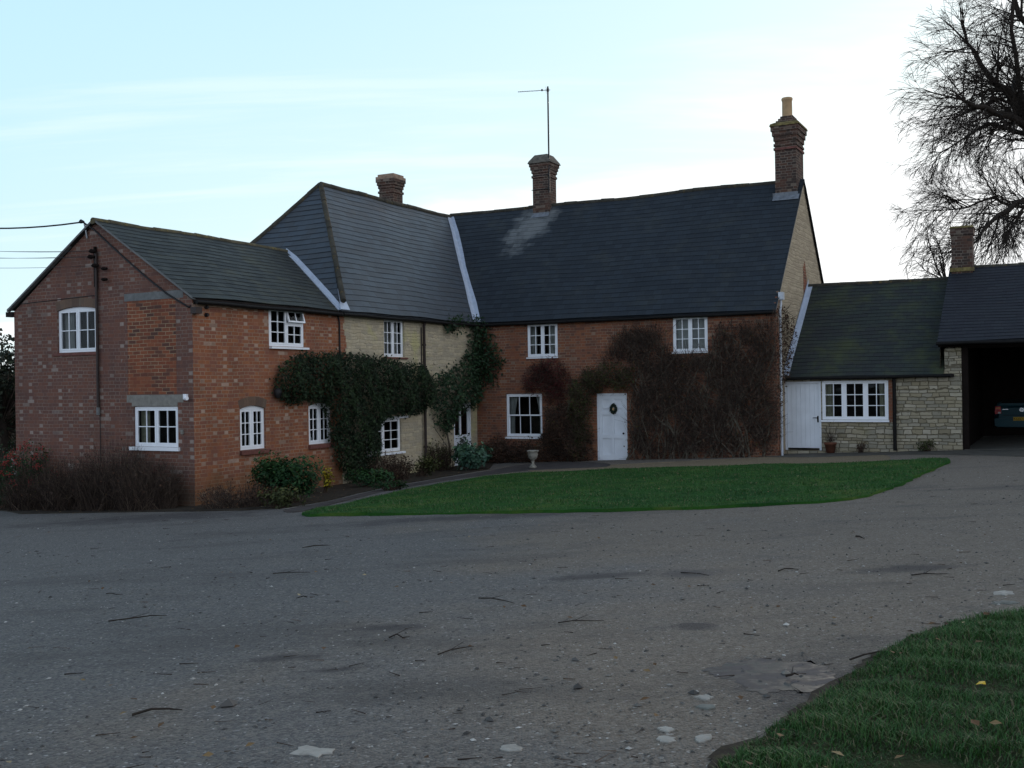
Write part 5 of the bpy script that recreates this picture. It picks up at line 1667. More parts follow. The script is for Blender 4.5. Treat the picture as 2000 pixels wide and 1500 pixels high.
LM = {
    'ivy': leaf_mat('ivy_leaf', [(0, (0.005, 0.011, 0.006)), (.5, (0.011, 0.022, 0.010)), (.85, (0.020, 0.036, 0.013)), (1, (0.04, 0.07, 0.026))], .65, .15),
    'climber': leaf_mat('climber_leaf', [(0, (0.006, 0.016, 0.008)), (.5, (0.012, 0.03, 0.013)), (.9, (0.03, 0.065, 0.025)), (1, (0.10, 0.13, 0.06))], .55, .2),
    'dry': leaf_mat('dry_leaf', [(0, (0.022, 0.014, 0.010)), (.5, (0.046, 0.026, 0.018)), (.85, (0.075, 0.04, 0.025)), (1, (0.085, 0.07, 0.025))], .8, .15),
    'twig': leaf_mat('bare_twig', [(0, (0.025, 0.016, 0.012)), (.6, (0.05, 0.033, 0.024)), (.9, (0.085, 0.062, 0.045)), (1, (0.14, 0.105, 0.08))], .85, .15),
    'darktwig': leaf_mat('dark_twig', [(0, (0.020, 0.014, 0.012)), (.6, (0.045, 0.032, 0.026)), (1, (0.11, 0.08, 0.06))], .85, .15),
    'red': leaf_mat('red_leaf', [(0, (0.035, 0.008, 0.008)), (.5, (0.075, 0.012, 0.012)), (.9, (0.10, 0.022, 0.018)), (1, (0.03, 0.035, 0.014))], .6, .2),
    'olive': leaf_mat('olive_leaf', [(0, (0.018, 0.024, 0.010)), (.5, (0.035, 0.044, 0.014)), (1, (0.07, 0.075, 0.02))], .6, .2),
    'green': leaf_mat('green_leaf', [(0, (0.006, 0.022, 0.009)), (.5, (0.012, 0.042, 0.014)), (1, (0.032, 0.08, 0.02))], .6, .2),
    'yellow': leaf_mat('yellow_leaf', [(0, (0.09, 0.10, 0.01)), (.6, (0.25, 0.20, 0.01)), (1, (0.35, 0.27, 0.02))], .6, .2),
    'blue_green': leaf_mat('grey_green_leaf', [(0, (0.018, 0.045, 0.032)), (.5, (0.034, 0.08, 0.052)), (1, (0.075, 0.15, 0.08))], .55),
    'hedge': leaf_mat('hedge_leaf', [(0, (0.010, 0.014, 0.010)), (.5, (0.018, 0.024, 0.014)), (1, (0.03, 0.04, 0.02))], .6, .2),
    'grass': leaf_mat('grass_blade', [(0, (0.018, 0.05, 0.012)), (.5, (0.028, 0.085, 0.018)), (.85, (0.05, 0.12, 0.026)), (.92, (0.10, 0.12, 0.05)), (1, (0.15, 0.12, 0.075))], .6, .2),
    'fallen': leaf_mat('fallen_leaf', [(0, (0.05, 0.03, 0.018)), (.5, (0.12, 0.065, 0.03)), (.8, (0.22, 0.15, 0.07)), (1, (0.34, 0.28, 0.16))], .8, .2),
    'petal': leaf_mat('pale_petal', [(0, (0.30, 0.25, 0.22)), (1, (0.55, 0.52, 0.46))], .7, .2),
    'berry': leaf_mat('red_berry', [(0, (0.22, 0.014, 0.010)), (1, (0.40, 0.035, 0.016))], .35, .4),
    'bark': plain('bark', (0.028, 0.022, 0.018), .95, .15, .4, 9),
    'stem_pale': plain('pale_stem', (0.10, 0.085, 0.065), .9, .15, .4, 9),
}


def clad(name, W, polys, n, thick, size, mat, label, cat, base, edge=.35, spread=.8, aspect=.7, twigs=0, twig_mat='darktwig', stems=(), g=rng, inner=.35, group=None, part='foliage', rag=0.0):
    """plant clinging to a wall: leaves through a slab whose thickness swells away from its outline"""
    root = thing(name, base, label, cat, group)
    Ps, T = [], []
    for W_, pl, f in polys:
        k = int(n * f)
        q = sample_poly(pl, k, g)
        ed = edge_dist(pl, q)
        if rag:
            ok = g.random(k) < np.clip((ed + .12 * np.array([wig(a * 5, b_ * 5, .2) for a, b_ in q])) / rag, .1, 1)
            q, ed = q[ok], ed[ok]; k = len(q)
        lump = np.array([.5 + .5 * wig(a * 2.7, b_ * 2.9, .7) for a, b_ in q])
        th = thick * np.clip(ed / edge, .12, 1) ** .6 * (.45 + .55 * lump)
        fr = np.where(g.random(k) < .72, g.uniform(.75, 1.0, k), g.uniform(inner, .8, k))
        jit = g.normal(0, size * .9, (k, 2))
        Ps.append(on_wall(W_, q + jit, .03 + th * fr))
        T.append(np.clip(.25 + .35 * fr * lump + g.normal(0, .16, k) + .1, .01, .99))  # highlights painted into leaf tone: outer leaves on swollen lumps are lighter
    P = np.concatenate(Ps); T = np.concatenate(T)
    up = np.array(polys[0][0].n) + np.array([0, 0, .35])
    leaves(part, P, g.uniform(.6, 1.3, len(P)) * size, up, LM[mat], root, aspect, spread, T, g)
    if twigs:
        sel = g.integers(0, len(P), twigs)
        A = P[sel]; nrm = np.array(polys[0][0].n)
        B = A + unit(nrm * .5 + rnd_dirs(twigs, g) * .9 + np.array([0, 0, .3])) * g.uniform(.06, .26, (twigs, 1))
        slivers('twigs', A - nrm * .05, B, g.uniform(.003, .006, twigs), LM[twig_mat], root, g)
    for st in stems:
        mb = MB(); pts, r0, r1 = st
        mb.tube(pts, [r0 + (r1 - r0) * i / (len(pts) - 1) for i in range(len(pts))], 7); mb.build('stem', LM['stem_pale'], root)
    return root


# clipped evergreen on the stone and brick wing wall
IVY = [(548, 748), (556, 728), (575, 705), (600, 693), (660, 691), (720, 695), (752, 700), (800, 712), (838, 716), (853, 738), (851, 785), (836, 802), (800, 808), (762, 815), (752, 826), (748, 850), (752, 872), (742, 905), (728, 930), (690, 935), (672, 905), (659, 865), (652, 822), (647, 796), (634, 784), (606, 780), (585, 788), (566, 782), (552, 765)]
clad('clipped_ivy', side, [(side, wpoly(side, IVY, .3), 1.0)], 20000, .52, .075, 'ivy', 'clipped dark evergreen trained across the wing wall above and between the windows', 'climber', side.at(7, G(-3, 29), .2), twigs=1500, edge=.3)
# looser climber in the angle of the two ranges
C1 = [(852, 738), (868, 730), (890, 726), (905, 706), (918, 690), (925, 650), (921, 628), (937, 622), (937, 790), (915, 796), (896, 798), (890, 830), (874, 846), (858, 826), (851, 790)]
C2 = [(931, 622), (948, 640), (958, 668), (972, 690), (974, 715), (962, 730), (964, 752), (950, 752), (948, 728), (938, 752), (931, 790)]
C3 = [(870, 628), (905, 626), (900, 636), (888, 644), (874, 646)]
st = [[side.at(*side.px(x, y, .1), .1) for x, y in ((880, 905), (878, 870), (872, 840), (880, 800), (900, 750), (925, 700), (932, 640))], .035, .015]
st2 = [[side.at(*side.px(x, y, .12), .12) for x, y in ((868, 900), (872, 870), (850, 838), (846, 818), (858, 806))], .015, .008]
clad('corner_climber', side, [(side, wpoly(side, C1, .2), .68), (main, wpoly(main, C2, .2), .26), (side, wpoly(side, C3, .1), .06)], 4200, .5, .12, 'climber', 'loose leafy green climber in the inner corner over the side door', 'climber', side.at(11, G(-1.5, 32), .2), twigs=500, edge=.35, spread=1.0, aspect=.5, stems=[st, st2])
# red berried shrub trained between the two front windows
RP = [(1016, 768), (1018, 735), (1032, 712), (1052, 700), (1085, 699), (1106, 718), (1116, 742), (1114, 768), (1092, 792), (1062, 792), (1058, 772), (1030, 770)]
clad('red_cotoneaster', main, [(main, wpoly(main, RP, .2), 1.0)], 5200, .35, .05, 'red', 'dark red fine-leaved shrub on the front wall above the sash window', 'shrub', main.at(2, G(2, 31), .2), twigs=1800, edge=.25, spread=1.2, rag=.4)
DP = [(940, 912), (944, 868), (966, 850), (985, 858), (1010, 862), (1048, 858), (1060, 840), (1058, 792), (1100, 785), (1118, 800), (1150, 850), (1164, 908)]
clad('dark_wall_shrub', main, [(main, wpoly(main, DP, .3), 1.0)], 9000, .62, .06, 'dry', 'dense dark brown shrub under the sash window beside the urn', 'shrub', main.at(1.5, G(1, 31), .3), twigs=4500, edge=.4, spread=1.1, rag=.35)
AP = [(1108, 765), (1112, 742), (1140, 722), (1175, 706), (1215, 705), (1236, 722), (1242, 748), (1222, 764), (1180, 762), (1160, 772), (1156, 800), (1150, 860), (1148, 904), (1112, 904), (1106, 850), (1102, 800)]
stm = [[[main.at(*main.px(x + k * 9, y, .25), .25 - .1 * (k % 2)) for x, y in ((1108, 905), (1112 + k, 860), (1106, 810), (1118, 768), (1150, 735))], .03, .015] for k in range(4)]
clad('porch_climber', main, [(main, wpoly(main, AP, .3), 1.0)], 5200, .6, .055, 'olive', 'olive-brown tangled climber arching over the front door from its left side', 'climber', main.at(3.4, G(3, 31), .3), twigs=3800, twig_mat='twig', edge=.3, spread=1.2, stems=stm, rag=.3)
# bare Virginia creeper on the right half of the front wall
VP = [(1225, 905), (1226, 830), (1224, 775), (1232, 752), (1215, 722), (1168, 702), (1205, 652), (1240, 640), (1292, 632), (1311, 645), (1312, 690), (1386, 692), (1388, 640), (1450, 632), (1505, 628), (1516, 650), (1518, 890), (1400, 902), (1300, 906)]
EP = [(1514, 604), (1530, 598), (1543, 612), (1548, 640), (1546, 690), (1536, 735), (1524, 760), (1521, 800), (1517, 880), (1514, 800)]
vpoly = wpoly(main, VP, .15); epoly = wpoly(W_END, EP, .1)
root = clad('virginia_creeper', main, [(main, vpoly, .90), (W_END, epoly, .10)], 3600, .28, .065, 'dry', 'leafless reddish-brown creeper spread over the right half of the front wall', 'climber', main.at(7, G(6, 29.5), .1), edge=.2, spread=1.0, inner=.1)
q = sample_poly(vpoly, 15000); q = q[rng.random(len(q)) < np.clip(edge_dist(vpoly, q) / .35, .15, 1)]; q = q[np.array([wig(a_ * 1.6, b_ * 1.9, 3.3) + .5 * wig(a_ * 4, b_ * 4, 1.1) + rng.normal(0, .45) > -.65 for a_, b_ in q])]; k = len(q)
A = on_wall(main, q, rng.uniform(.02, .22, k))
ang = rng.normal(math.pi / 2, .65, k) + .5 * np.array([wig(a_ * .9, b_ * .8, 2.2) for a_, b_ in q]); ln = rng.uniform(.12, .5, k)
B = A + (np.cos(ang) * ln)[:, None] * np.array(main.u) + np.stack([np.zeros(k), np.zeros(k), np.sin(ang) * ln], 1) + rng.normal(0, .06, (k, 1)) * np.array(main.n)
q2 = sample_poly(epoly, 900); A2 = on_wall(W_END, q2, rng.uniform(.02, .2, 900)); B2 = A2 + rnd_dirs(900) * rng.uniform(.08, .25, (900, 1))
slivers('twigs', np.concatenate([A, A2]), np.concatenate([B, B2]), rng.uniform(.003, .0085, k + 900), LM['darktwig'], root)
mb = MB(); rr = random.Random(11)
for i in range(64):
    s0_ = rr.uniform(4.1, 9.3); z0_ = G(5, 30) - .1
    pts = []; s_, z_ = s0_, z0_; a = rr.uniform(1.1, 2.0)
    for j in range(14):
        pts.append(main.at(s_, z_, .06 + .10 * rr.random()))
        a += rr.uniform(-.45, .45); a = min(max(a, .3), 2.85)
        s_ += math.cos(a) * .3; z_ += math.sin(a) * .3
        if not inside(vpoly, s_, z_): break
    if len(pts) > 3: mb.tube(pts, [.022 * (1 - .6 * i_ / len(pts)) for i_ in range(len(pts))], 5)
mb.build('stem', LM['stem_pale'], root)


def bare_bush(name, c, rx, ry, h, n, mat, label, cat='shrub', r=.006, leaf=None, leaf_n=0, leaf_s=.05, g=rng, group=None, lean=.0, berries=0):
    """many thin arching stems from a crowded base"""
    c = Vector(c)
    root = thing(name, c, label, cat, group)
    a = g.uniform(0, 2 * math.pi, n); rad = np.sqrt(g.random(n))
    roots = np.stack([c.x + np.cos(a) * rad * rx * .75, c.y + np.sin(a) * rad * ry * .75, np.zeros(n)], 1)
    roots[:, 2] = [G(x, y) for x, y in roots[:, :2]]
    a2 = a + g.normal(0, .6, n); rad2 = rad * .8 + .3 * g.random(n)
    dome = np.sqrt(np.clip(1 - (rad2 * .85) ** 2, .12, 1))
    tips = np.stack([c.x + np.cos(a2) * rad2 * rx, c.y + np.sin(a2) * rad2 * ry, roots[:, 2] + h * dome * g.uniform(.55, 1.0, n)], 1)
    bow = np.stack([g.normal(0, .06, n), g.normal(0, .06, n), g.uniform(.02, .22, n) * h], 1)
    A, B, Rr = curved_stems(roots, tips, r, bow, 4, g)
    # side shoots
    sel = g.integers(0, len(A), n * 3)
    sA = A[sel]; sB = sA + unit((B - A)[sel] + rnd_dirs(len(sel), g) * .05 + rnd_dirs(len(sel), g) * np.linalg.norm((B - A)[sel], axis=1)[:, None] * .8) * g.uniform(.08, .3, (len(sel), 1)) * min(1, h)
    slivers('stems', np.concatenate([A, sA]), np.concatenate([B, sB]), np.concatenate([Rr, np.full(len(sel), r * .5)]), LM[mat], root, g)
    if leaf:
        P = np.concatenate([B, sB])[g.integers(0, len(B) + len(sB), leaf_n)] + g.normal(0, .04, (leaf_n, 3))
        leaves('foliage', P, g.uniform(.6, 1.3, leaf_n) * leaf_s, np.array([0, -.4, .8]), LM[leaf], root, .6, 1.0, None, g)
    if berries:
        ctr = tips[g.integers(0, n, berries // 14)]
        mb = MB()
        for p in ctr:
            for _ in range(14):
                o_ = Vector(p) + Vector(g.normal(0, .05, 3))
                mb.lathe([(0, -.016), (.016, -.005), (.016, .007), (0, .016)], o_, 5)
        mb.build('berries', LM['berry'], root)['kind'] = 'stuff'
    return root


def leafy_bush(name, c, rx, ry, h, n, size, mat, label, cat='shrub', aspect=.5, stems=60, spread=.9, g=rng, group=None, lumps=9):
    c = Vector(c)
    root = thing(name, c, label, cat, group)
    lc = [(g.uniform(-.6, .6), g.uniform(-.6, .6), g.uniform(.35, .78), g.uniform(.28, .5)) for _ in range(lumps)]
    P = []
    per = n // lumps
    for (x, y, z, r_) in lc:
        d = rnd_dirs(per, g)
        rr_ = r_ * (g.random(per) ** .35)[:, None]
        P.append(np.stack([c.x + (x + d[:, 0] * rr_[:, 0]) * rx, c.y + (y + d[:, 1] * rr_[:, 0]) * ry, c.z + np.maximum(.02, (z + d[:, 2] * rr_[:, 0])) * h], 1))
    P = np.concatenate(P)
    outward = unit(P - np.array([c.x, c.y, c.z + h * .3])) + np.array([0, 0, .5])
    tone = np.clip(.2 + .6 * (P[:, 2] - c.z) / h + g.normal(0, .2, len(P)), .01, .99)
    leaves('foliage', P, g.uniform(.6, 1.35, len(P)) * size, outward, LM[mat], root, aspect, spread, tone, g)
    a = g.uniform(0, 6.283, stems)
    rt = np.stack([c.x + np.cos(a) * rx * .2, c.y + np.sin(a) * ry * .2, np.full(stems, c.z - .02)], 1)
    A, B, Rr = curved_stems(rt, P[g.integers(0, len(P), stems)], .008, np.array([0, 0, .05]), 3, g)
    slivers('stems', A, B, Rr, LM['twig'], root, g)
    return root


gp = lambda x, y: gpx(x, y, .02)
# bare brown shrubs under the gable
for px_x, px_y, rx, ry, h, n, lab in ((330, 998, .85, .45, 1.05, 420, 'bare brown shrub right under the lower gable window'),
                                    (262, 999, .95, .5, 1.38, 520, 'tallest bare brown shrub under the gable, left of the lower window'),
                                    (185, 1000, .9, .5, 1.12, 430, 'bare brown shrub under the middle of the gable'),
                                    (112, 1001, .8, .45, .85, 330, 'low bare brown shrub beside the red-berried bush')):
    q_ = gab.at(gab.px(px_x, 960)[0], 0, .6); q_.z = G(q_.x, q_.y)
    bare_bush('bare_shrub', q_, rx, ry, h * 1.28, n + 120, 'darktwig', lab, leaf='dry', leaf_n=500, leaf_s=.05, group='bare shrubs along the foot of the gable', r=.0055)
p = gab.at(gab.px(80, 950)[0], 0, .45); p.z = G(p.x, p.y)
bare_bush('berry_bush', p, .75, .45, 1.75, 150, 'darktwig', 'firethorn bush with red berry clusters at the left corner of the gable', r=.007, leaf='green', leaf_n=2300, leaf_s=.055, berries=300)
p = gab.at(-6.25, 0, .3); p.z = G(p.x, p.y)
bare_bush('berry_bush', p, .6, .5, 1.7, 120, 'darktwig', 'dark berry bush cut by the left edge of the photo', r=.007, leaf='green', leaf_n=2300, leaf_s=.06, berries=170)
p = gp(335, 985) + UY * .3
leafy_bush('red_plant', Vector((*gab.at(-1.0, 0, .25)[:2], G(-7.6, 22.3) + .55)), .35, .15, .45, 160, .06, 'red', 'small crimson-leaved sprig showing above the shrubs below the gable window', stems=30, lumps=4)
# plants along the brick side
leafy_bush('leafy_shrub', gp(572, 982) + UX * -.1, 1.0, .6, .92, 4200, .095, 'green', 'broad dark green shrub against the brick wall below the arched windows', aspect=.42)
leafy_bush('leafy_shrub', gp(545, 991), .55, .3, .38, 700, .09, 'olive', 'low yellowish-green plant at the foot of the broad green shrub')
leafy_bush('yellow_plant', gp(652, 962) - UX * .25, .2, .16, .62, 190, .09, 'yellow', 'small bright yellow-leaved plant by the brick wall', cat='plant', lumps=6)
bare_bush('bare_shrub', gp(470, 992) - UX * .3 + UY * .2, .9, .45, .62, 300, 'darktwig', 'low tangled bare plant at the foot of the brick wall near the gable corner', leaf='dry', leaf_n=600, leaf_s=.05)
leafy_bush('leafy_shrub', gp(720, 950), .75, .35, .38, 1100, .08, 'green', 'low dark green clump in the bed under the clipped ivy')
bare_bush('bare_shrub', gp(772, 938) + UX * -.1, .6, .35, .82, 330, 'twig', 'russet twiggy shrub below the small window of the stone wing', leaf='dry', leaf_n=1100, leaf_s=.055)
leafy_bush('leafy_shrub', gp(820, 930), .6, .3, .5, 800, .08, 'olive', 'greyish olive plant at the foot of the brown downpipe')
bare_bush('bare_shrub', gp(868, 918) - UX * .15, .5, .35, 1.05, 240, 'twig', 'upright brown seed-head shrub left of the side door', leaf='olive', leaf_n=700, leaf_s=.06)
leafy_bush('leafy_shrub', gp(924, 917), .62, .4, .72, 1100, .13, 'blue_green', 'pale blue-green leafy plant in front of the side door', aspect=.7)
leafy_bush('leafy_shrub', gp(893, 915) + UY * .3, .3, .3, 1.05, 420, .10, 'climber', 'tall green leafy plant hiding the foot of the side door', aspect=.5, lumps=5)
leafy_bush('leafy_shrub', gp(760, 957), .5, .2, .2, 420, .07, 'green', 'lowest green tuft of the bed, beside the path edge')
# dead plant in the pot belongs to the pot
A, B, Rr = curved_stems(np.tile([pp.x, pp.y, pp.z + .3], (40, 1)) + rng.normal(0, .05, (40, 3)) * [1, 1, 0], np.array([pp.x, pp.y, pp.z + .62]) + rng.normal(0, .16, (40, 3)), .005, np.zeros(3), 3)
slivers('dead_plant', A, B, Rr, LM['darktwig'], tp)
leafy_bush('leafy_shrub', Vector((*anx.at(13.35, 0, .25)[:2], G(12, 29))), .35, .22, .3, 300, .06, 'olive', 'low dull weed by the black downpipe of the annexe', cat='plant', lumps=5)
leafy_bush('leafy_shrub', Vector((*anx.at(T0 + 2.1, 0, .2)[:2], G(10, 29))), .2, .15, .3, 160, .05, 'dry', 'small withered plant right of the terracotta pot', cat='plant', lumps=4)

# ------------------------------------------------------------------ bare tree behind the annexe
def tree_branches(base, spec, g, maxlev):
    A, B, Ra, Rb, lev = [], [], [], [], []
    def grow(p, d, L, r, level, droop):
        n = max(2, int(L / (.55 if level < 2 else .28)))
        stp = L / n
        q = p.copy()
        dd = d.copy()
        r0 = r
        kids = []
        for i in range(n):
            wob = .15 if level < 2 else .17
            dd = dd + Vector(g.normal(0, wob, 3))
            if level >= 1: dd.z += droop * (1.5 if level >= 2 else .7) * (1 - 1.3 * i / n)
            dd.normalize()
            q2 = q + dd * stp
            r1 = r * (1 - .72 * (i + 1) / n)
            A.append(q); B.append(q2); Ra.append(r0); Rb.append(max(r1, .004)); lev.append(level)
            u = (i + 1) / n
            if level < maxlev and u > (.22 if level else .3):
                m = (1.6, 3.0, 2.8, 0, 0)[level]
                k = int(m) + (g.random() < m % 1)
                for _ in range(k): kids.append((q2.copy(), dd.copy(), r1, u))
            q, r0 = q2, r1
        for kp, kd, kr, u in kids:
            ax = Vector(g.normal(0, 1, 3)); ax = (ax - kd * ax.dot(kd)).normalized()
            ang = g.uniform(.3, .85) if level < 2 else g.uniform(.2, .6)
            nd = (kd * math.cos(ang) + ax * math.sin(ang)).normalized()
            nl = L * g.uniform(.45, .75) * (1.15 - .35 * u)
            if level >= 1: nl = min(nl, (9, 2.4, 1.5, .95, .8)[level])
            grow(kp, nd, nl, max(kr * g.uniform(.45, .7), .006), level + 1, -.10)
    for p, d, L, r, level in spec:
        grow(Vector(p), Vector(d).normalized(), L, r, level, -.06)
    return np.array([list(a) for a in A]), np.array([list(b) for b in B]), np.array(Ra), np.array(Rb), np.array(lev)


def tapered(A, B, ra, rb, sides):
    n = len(A)
    d = unit(B - A); x = unit(np.cross(d, np.tile([.31, .55, .77], (n, 1)))); y = np.cross(d, x)
    ks = np.arange(sides) * 2 * math.pi / sides
    ring = x[:, None] * np.cos(ks)[None, :, None] + y[:, None] * np.sin(ks)[None, :, None]
    V = np.concatenate([A[:, None] + ring * ra[:, None, None], B[:, None] + ring * rb[:, None, None]], 1).reshape(-1, 3)
    f = np.array([[k, (k + 1) % sides, sides + (k + 1) % sides, sides + k] for k in range(sides)])
    return V, (np.arange(n)[:, None, None] * 2 * sides + f[None]).reshape(-1, 4).astype(np.int32)


def bare_tree(name, spec, trunk_pts, trunk_r, label, seed, maxlev=3, minr=.0072):
    g = np.random.default_rng(seed)
    A, B, ra, rb, lev = tree_branches(None, spec, g, maxlev)
    root = thing(name, trunk_pts[0], label, 'tree')
    mb = MB(); mb.tube(trunk_pts, trunk_r, 14); tr = mb.build('trunk', LM['bark'], root)
    V, F_ = tapered(A, B, np.maximum(ra, minr), np.maximum(rb, minr * .7), 4); np_obj('crown', V, F_, LM['bark'], root)
    return root, len(A)

TY = 42.0
tb_ = Vector((22.6, TY, G(22.6, TY)))
tw = lambda x, y, dy=0.0: wpt(x, y, TY + dy)
fork = tw(2060, 330)
specs = []
def limb(pts, r, lev=0):
    """explicit limb through photo pixels, continued by growth at its end"""
    P = [tw(*p) for p in pts]
    return P, r
LIMBS = [([(2072, 300), (2010, 255), (1975, 190), (1945, 165), (1915, 125), (1890, 85)], .24, .05),
         ([(2072, 300), (1995, 240, -1), (1945, 222, -2), (1905, 208, -3), (1880, 195, -3.5)], .20, .05),
         ([(2072, 300), (2005, 262, 2), (1965, 250, 3), (1930, 240, 3.5), (1895, 262, 4), (1860, 285, 4)], .13, .03),
         ([(2080, 430), (2040, 395, 0), (1985, 395, -1), (1950, 420, -1.5), (1920, 450, -2), (1895, 480, -2)], .16, .04),
         ([(2080, 430), (2020, 400, 2), (1975, 402, 2.5), (1940, 385, 3), (1890, 405, 3), (1850, 410, 3)], .10, .025),
         ([(2060, 200), (2040, 80, 1), (1990, 30, 1), (1960, -60, 1)], .2, .06),
         ([(2010, 255), (1990, 160, -1), (1975, 60, -2), (1985, -40, -2)], .12, .05),
         ([(1975, 190), (1985, 150, 2), (2000, 155, 2.5), (2040, 150, 3)], .12, .05)]
trunk = [tb_, tb_ + Vector((-.05, 0, 2)), tw(2090, 620), tw(2085, 480), tw(2078, 380), tw(2072, 300), tw(2062, 200), tw(2080, 90), tw(2110, -60)]
g_ = np.random.default_rng(5)
LPATH, LRAD = [], []
for pts, r0, r1 in LIMBS:
    P = [tw(*p) for p in pts]
    n = len(P) - 1
    path, prad = [P[0]], [r0]
    for i in range(n):
        a, b = P[i], P[i + 1]
        q0 = r0 + (r1 - r0) * i / n; q1 = r0 + (r1 - r0) * (i + 1) / n
        m = a.lerp(b, .5) + Vector(g_.normal(0, .06, 3))
        path += [m, b]; prad += [(q0 + q1) / 2, q1]
        d = (b - a).normalized()
        if i >= 1 or r0 < .15:
            for _ in range(7 if i < n - 1 else 7):
                u = g_.random(); base_ = a.lerp(m, u * 2) if u < .5 else m.lerp(b, u * 2 - 1)
                ax = Vector(g_.normal(0, 1, 3)); ax = (ax - d * ax.dot(d)).normalized()
                nd = (d * .62 + ax * .78)
                specs.append((base_, nd, g_.uniform(1.1, 2.1), max(.03, q0 * .38), 1))
    LPATH.append(path); LRAD.append(prad)
    d = (P[-1] - P[-2]).normalized()
    for _ in range(3):
        specs.append((P[-1], d + Vector(g_.normal(0, .3, 3)), g_.uniform(1.2, 1.9), r1 * 1.0, 1))
# crown parts beyond the frame, so the tree is whole
for k in range(9):
    a = g_.uniform(-1.1, 1.1); z_ = g_.uniform(.1, 1.0)
    specs.append((trunk[5 + k % 4], Vector((math.cos(a), math.sin(a), z_)), g_.uniform(4, 6), .14, 0))
root, nseg = bare_tree('bare_tree', specs, trunk, [.62, .5, .45, .40, .36, .30, .2, .13, .06], 'large leafless tree behind the car shed, its twigs dark against the bright sky', 21, maxlev=3, minr=.0072)
for pts_, rs_ in zip(LPATH, LRAD):
    mb = MB(); mb.tube(pts_, rs_, 9); mb.build('limb', LM['bark'], root)
print('tree segments', nseg)

# a small bare tree beyond the annexe roof
b_ = wpt(1850, 560, 46); b_.z = G(b_.x, b_.y)
sp2 = []
for x, y, L in ((1815, 430, 2.2), (1870, 455, 2), (1840, 480, 1.9), (1795, 500, 1.6), (1825, 520, 1.8), (1880, 480, 1.8), (1838, 445, 2.0)):
    tip = wpt(x, y, 46 + g_.normal(0, .5)); src = wpt(1850, 560, 46)
    d = tip - src; sp2.append((src, d, d.length * 1.0, .05, 1))
bare_tree('bare_tree', sp2, [b_, wpt(1856, 650, 46), wpt(1850, 560, 46)], [.2, .14, .10], 'smaller leafless tree just above the annexe ridge, left of the small chimney', 8, maxlev=2, minr=.009)

# dark hedge trees at the far left
def leafy_tree(name, base, h, w, n, label, seed, size=.16, mat='hedge'):
    g = np.random.default_rng(seed)
    base = Vector(base); root = thing(name, base, label, 'tree')
    mb = MB(); mb.tube([base, base + Vector((.1, 0, h * .35)), base + Vector((0, .1, h * .75))], [w * .09, w * .07, .04], 10); mb.build('trunk', LM['bark'], root)
    C = [(g.uniform(-.55, .55), g.uniform(-.55, .55), g.uniform(.3, .86), g.uniform(.16, .34)) for _ in range(22)]
    P = []
    for x, y, z, r_ in C:
        k = n // len(C); d = rnd_dirs(k, g); q = r_ * g.random(k) ** .4
        P.append(np.stack([base.x + (x + d[:, 0] * q) * w, base.y + (y + d[:, 1] * q) * w, base.z + (z + d[:, 2] * q) * h], 1))
    P = np.concatenate(P); P[:, 2] = np.maximum(P[:, 2], base.z + .1)
    leaves('crown', P, g.uniform(.6, 1.3, len(P)) * size, np.array([0, -.3, .8]), LM[mat], root, .6, 1.0, None, g)
    ends = P[g.integers(0, len(P), 260)]
    A, B, Rr = curved_stems(np.tile(list(base + Vector((0, 0, h * .4))), (260, 1)), ends, .02, np.array([0, 0, .2]), 4, g)
    tp_ = ends + unit(ends - np.array(base + Vector((0, 0, h * .3)))) * g.uniform(.2, .8, (260, 1))
    slivers('branches', np.concatenate([A, ends]), np.concatenate([B, tp_]), np.concatenate([Rr, np.full(260, .008)]), LM['darktwig'], root, g)
    return root
hb = wpt(2, 900, 33); hb.z = G(hb.x, hb.y)
leafy_tree('evergreen_tree', hb, 4.7, 2.3, 6000, 'dark evergreen tree with thin twigs at the far left behind the gable', 4)
hb2 = wpt(-70, 900, 36); hb2.z = G(hb2.x, hb2.y)
leafy_tree('evergreen_tree', hb2, 3.8, 3.2, 6000, 'lower dark evergreen just off the left edge, beyond the berry bush', 6)
for k, (x, y, h_, w_) in enumerate(((-31, 62, 4.5, 5), (-25, 70, 5, 6), (-38, 64, 4, 5))):
    leafy_tree('evergreen_tree', (x, y, G(x, y)), h_, w_, 2500, ('far dark tree on the left skyline behind the gable', 'farthest tree behind the brick wing', 'outermost far tree on the left')[k], 30 + k, .3)
# ================================================================== grass, stones, twigs and leaves on the ground
BANKPX = [(1405, 1520), (1440, 1480), (1500, 1432), (1560, 1392), (1600, 1368), (1660, 1322), (1710, 1288), (1760, 1258), (1830, 1230), (1900, 1214), (1980, 1200), (2060, 1196), (2160, 1200), (2240, 1260)]
bank = [tuple(gpx(x, y)[:2]) for x, y in BANKPX]
bank += [(3.3, 3.4), (2.6, 2.2), (1.0, 2.2), (.7, 3.0)]
BANK = smooth_poly(bank, 5, .03, 4)
BGX, BGY = min(p[0] for p in BANK), min(p[1] for p in BANK)
BGN, BGM = int((max(p[0] for p in BANK) - BGX) / .1) + 2, int((max(p[1] for p in BANK) - BGY) / .1) + 2
_gr = np.array([(BGX + .1 * i, BGY + .1 * j) for i in range(BGN) for j in range(BGM)])
BD = (edge_dist(BANK, _gr) * np.array([inside(BANK, x, y) for x, y in _gr])).reshape(BGN, BGM)
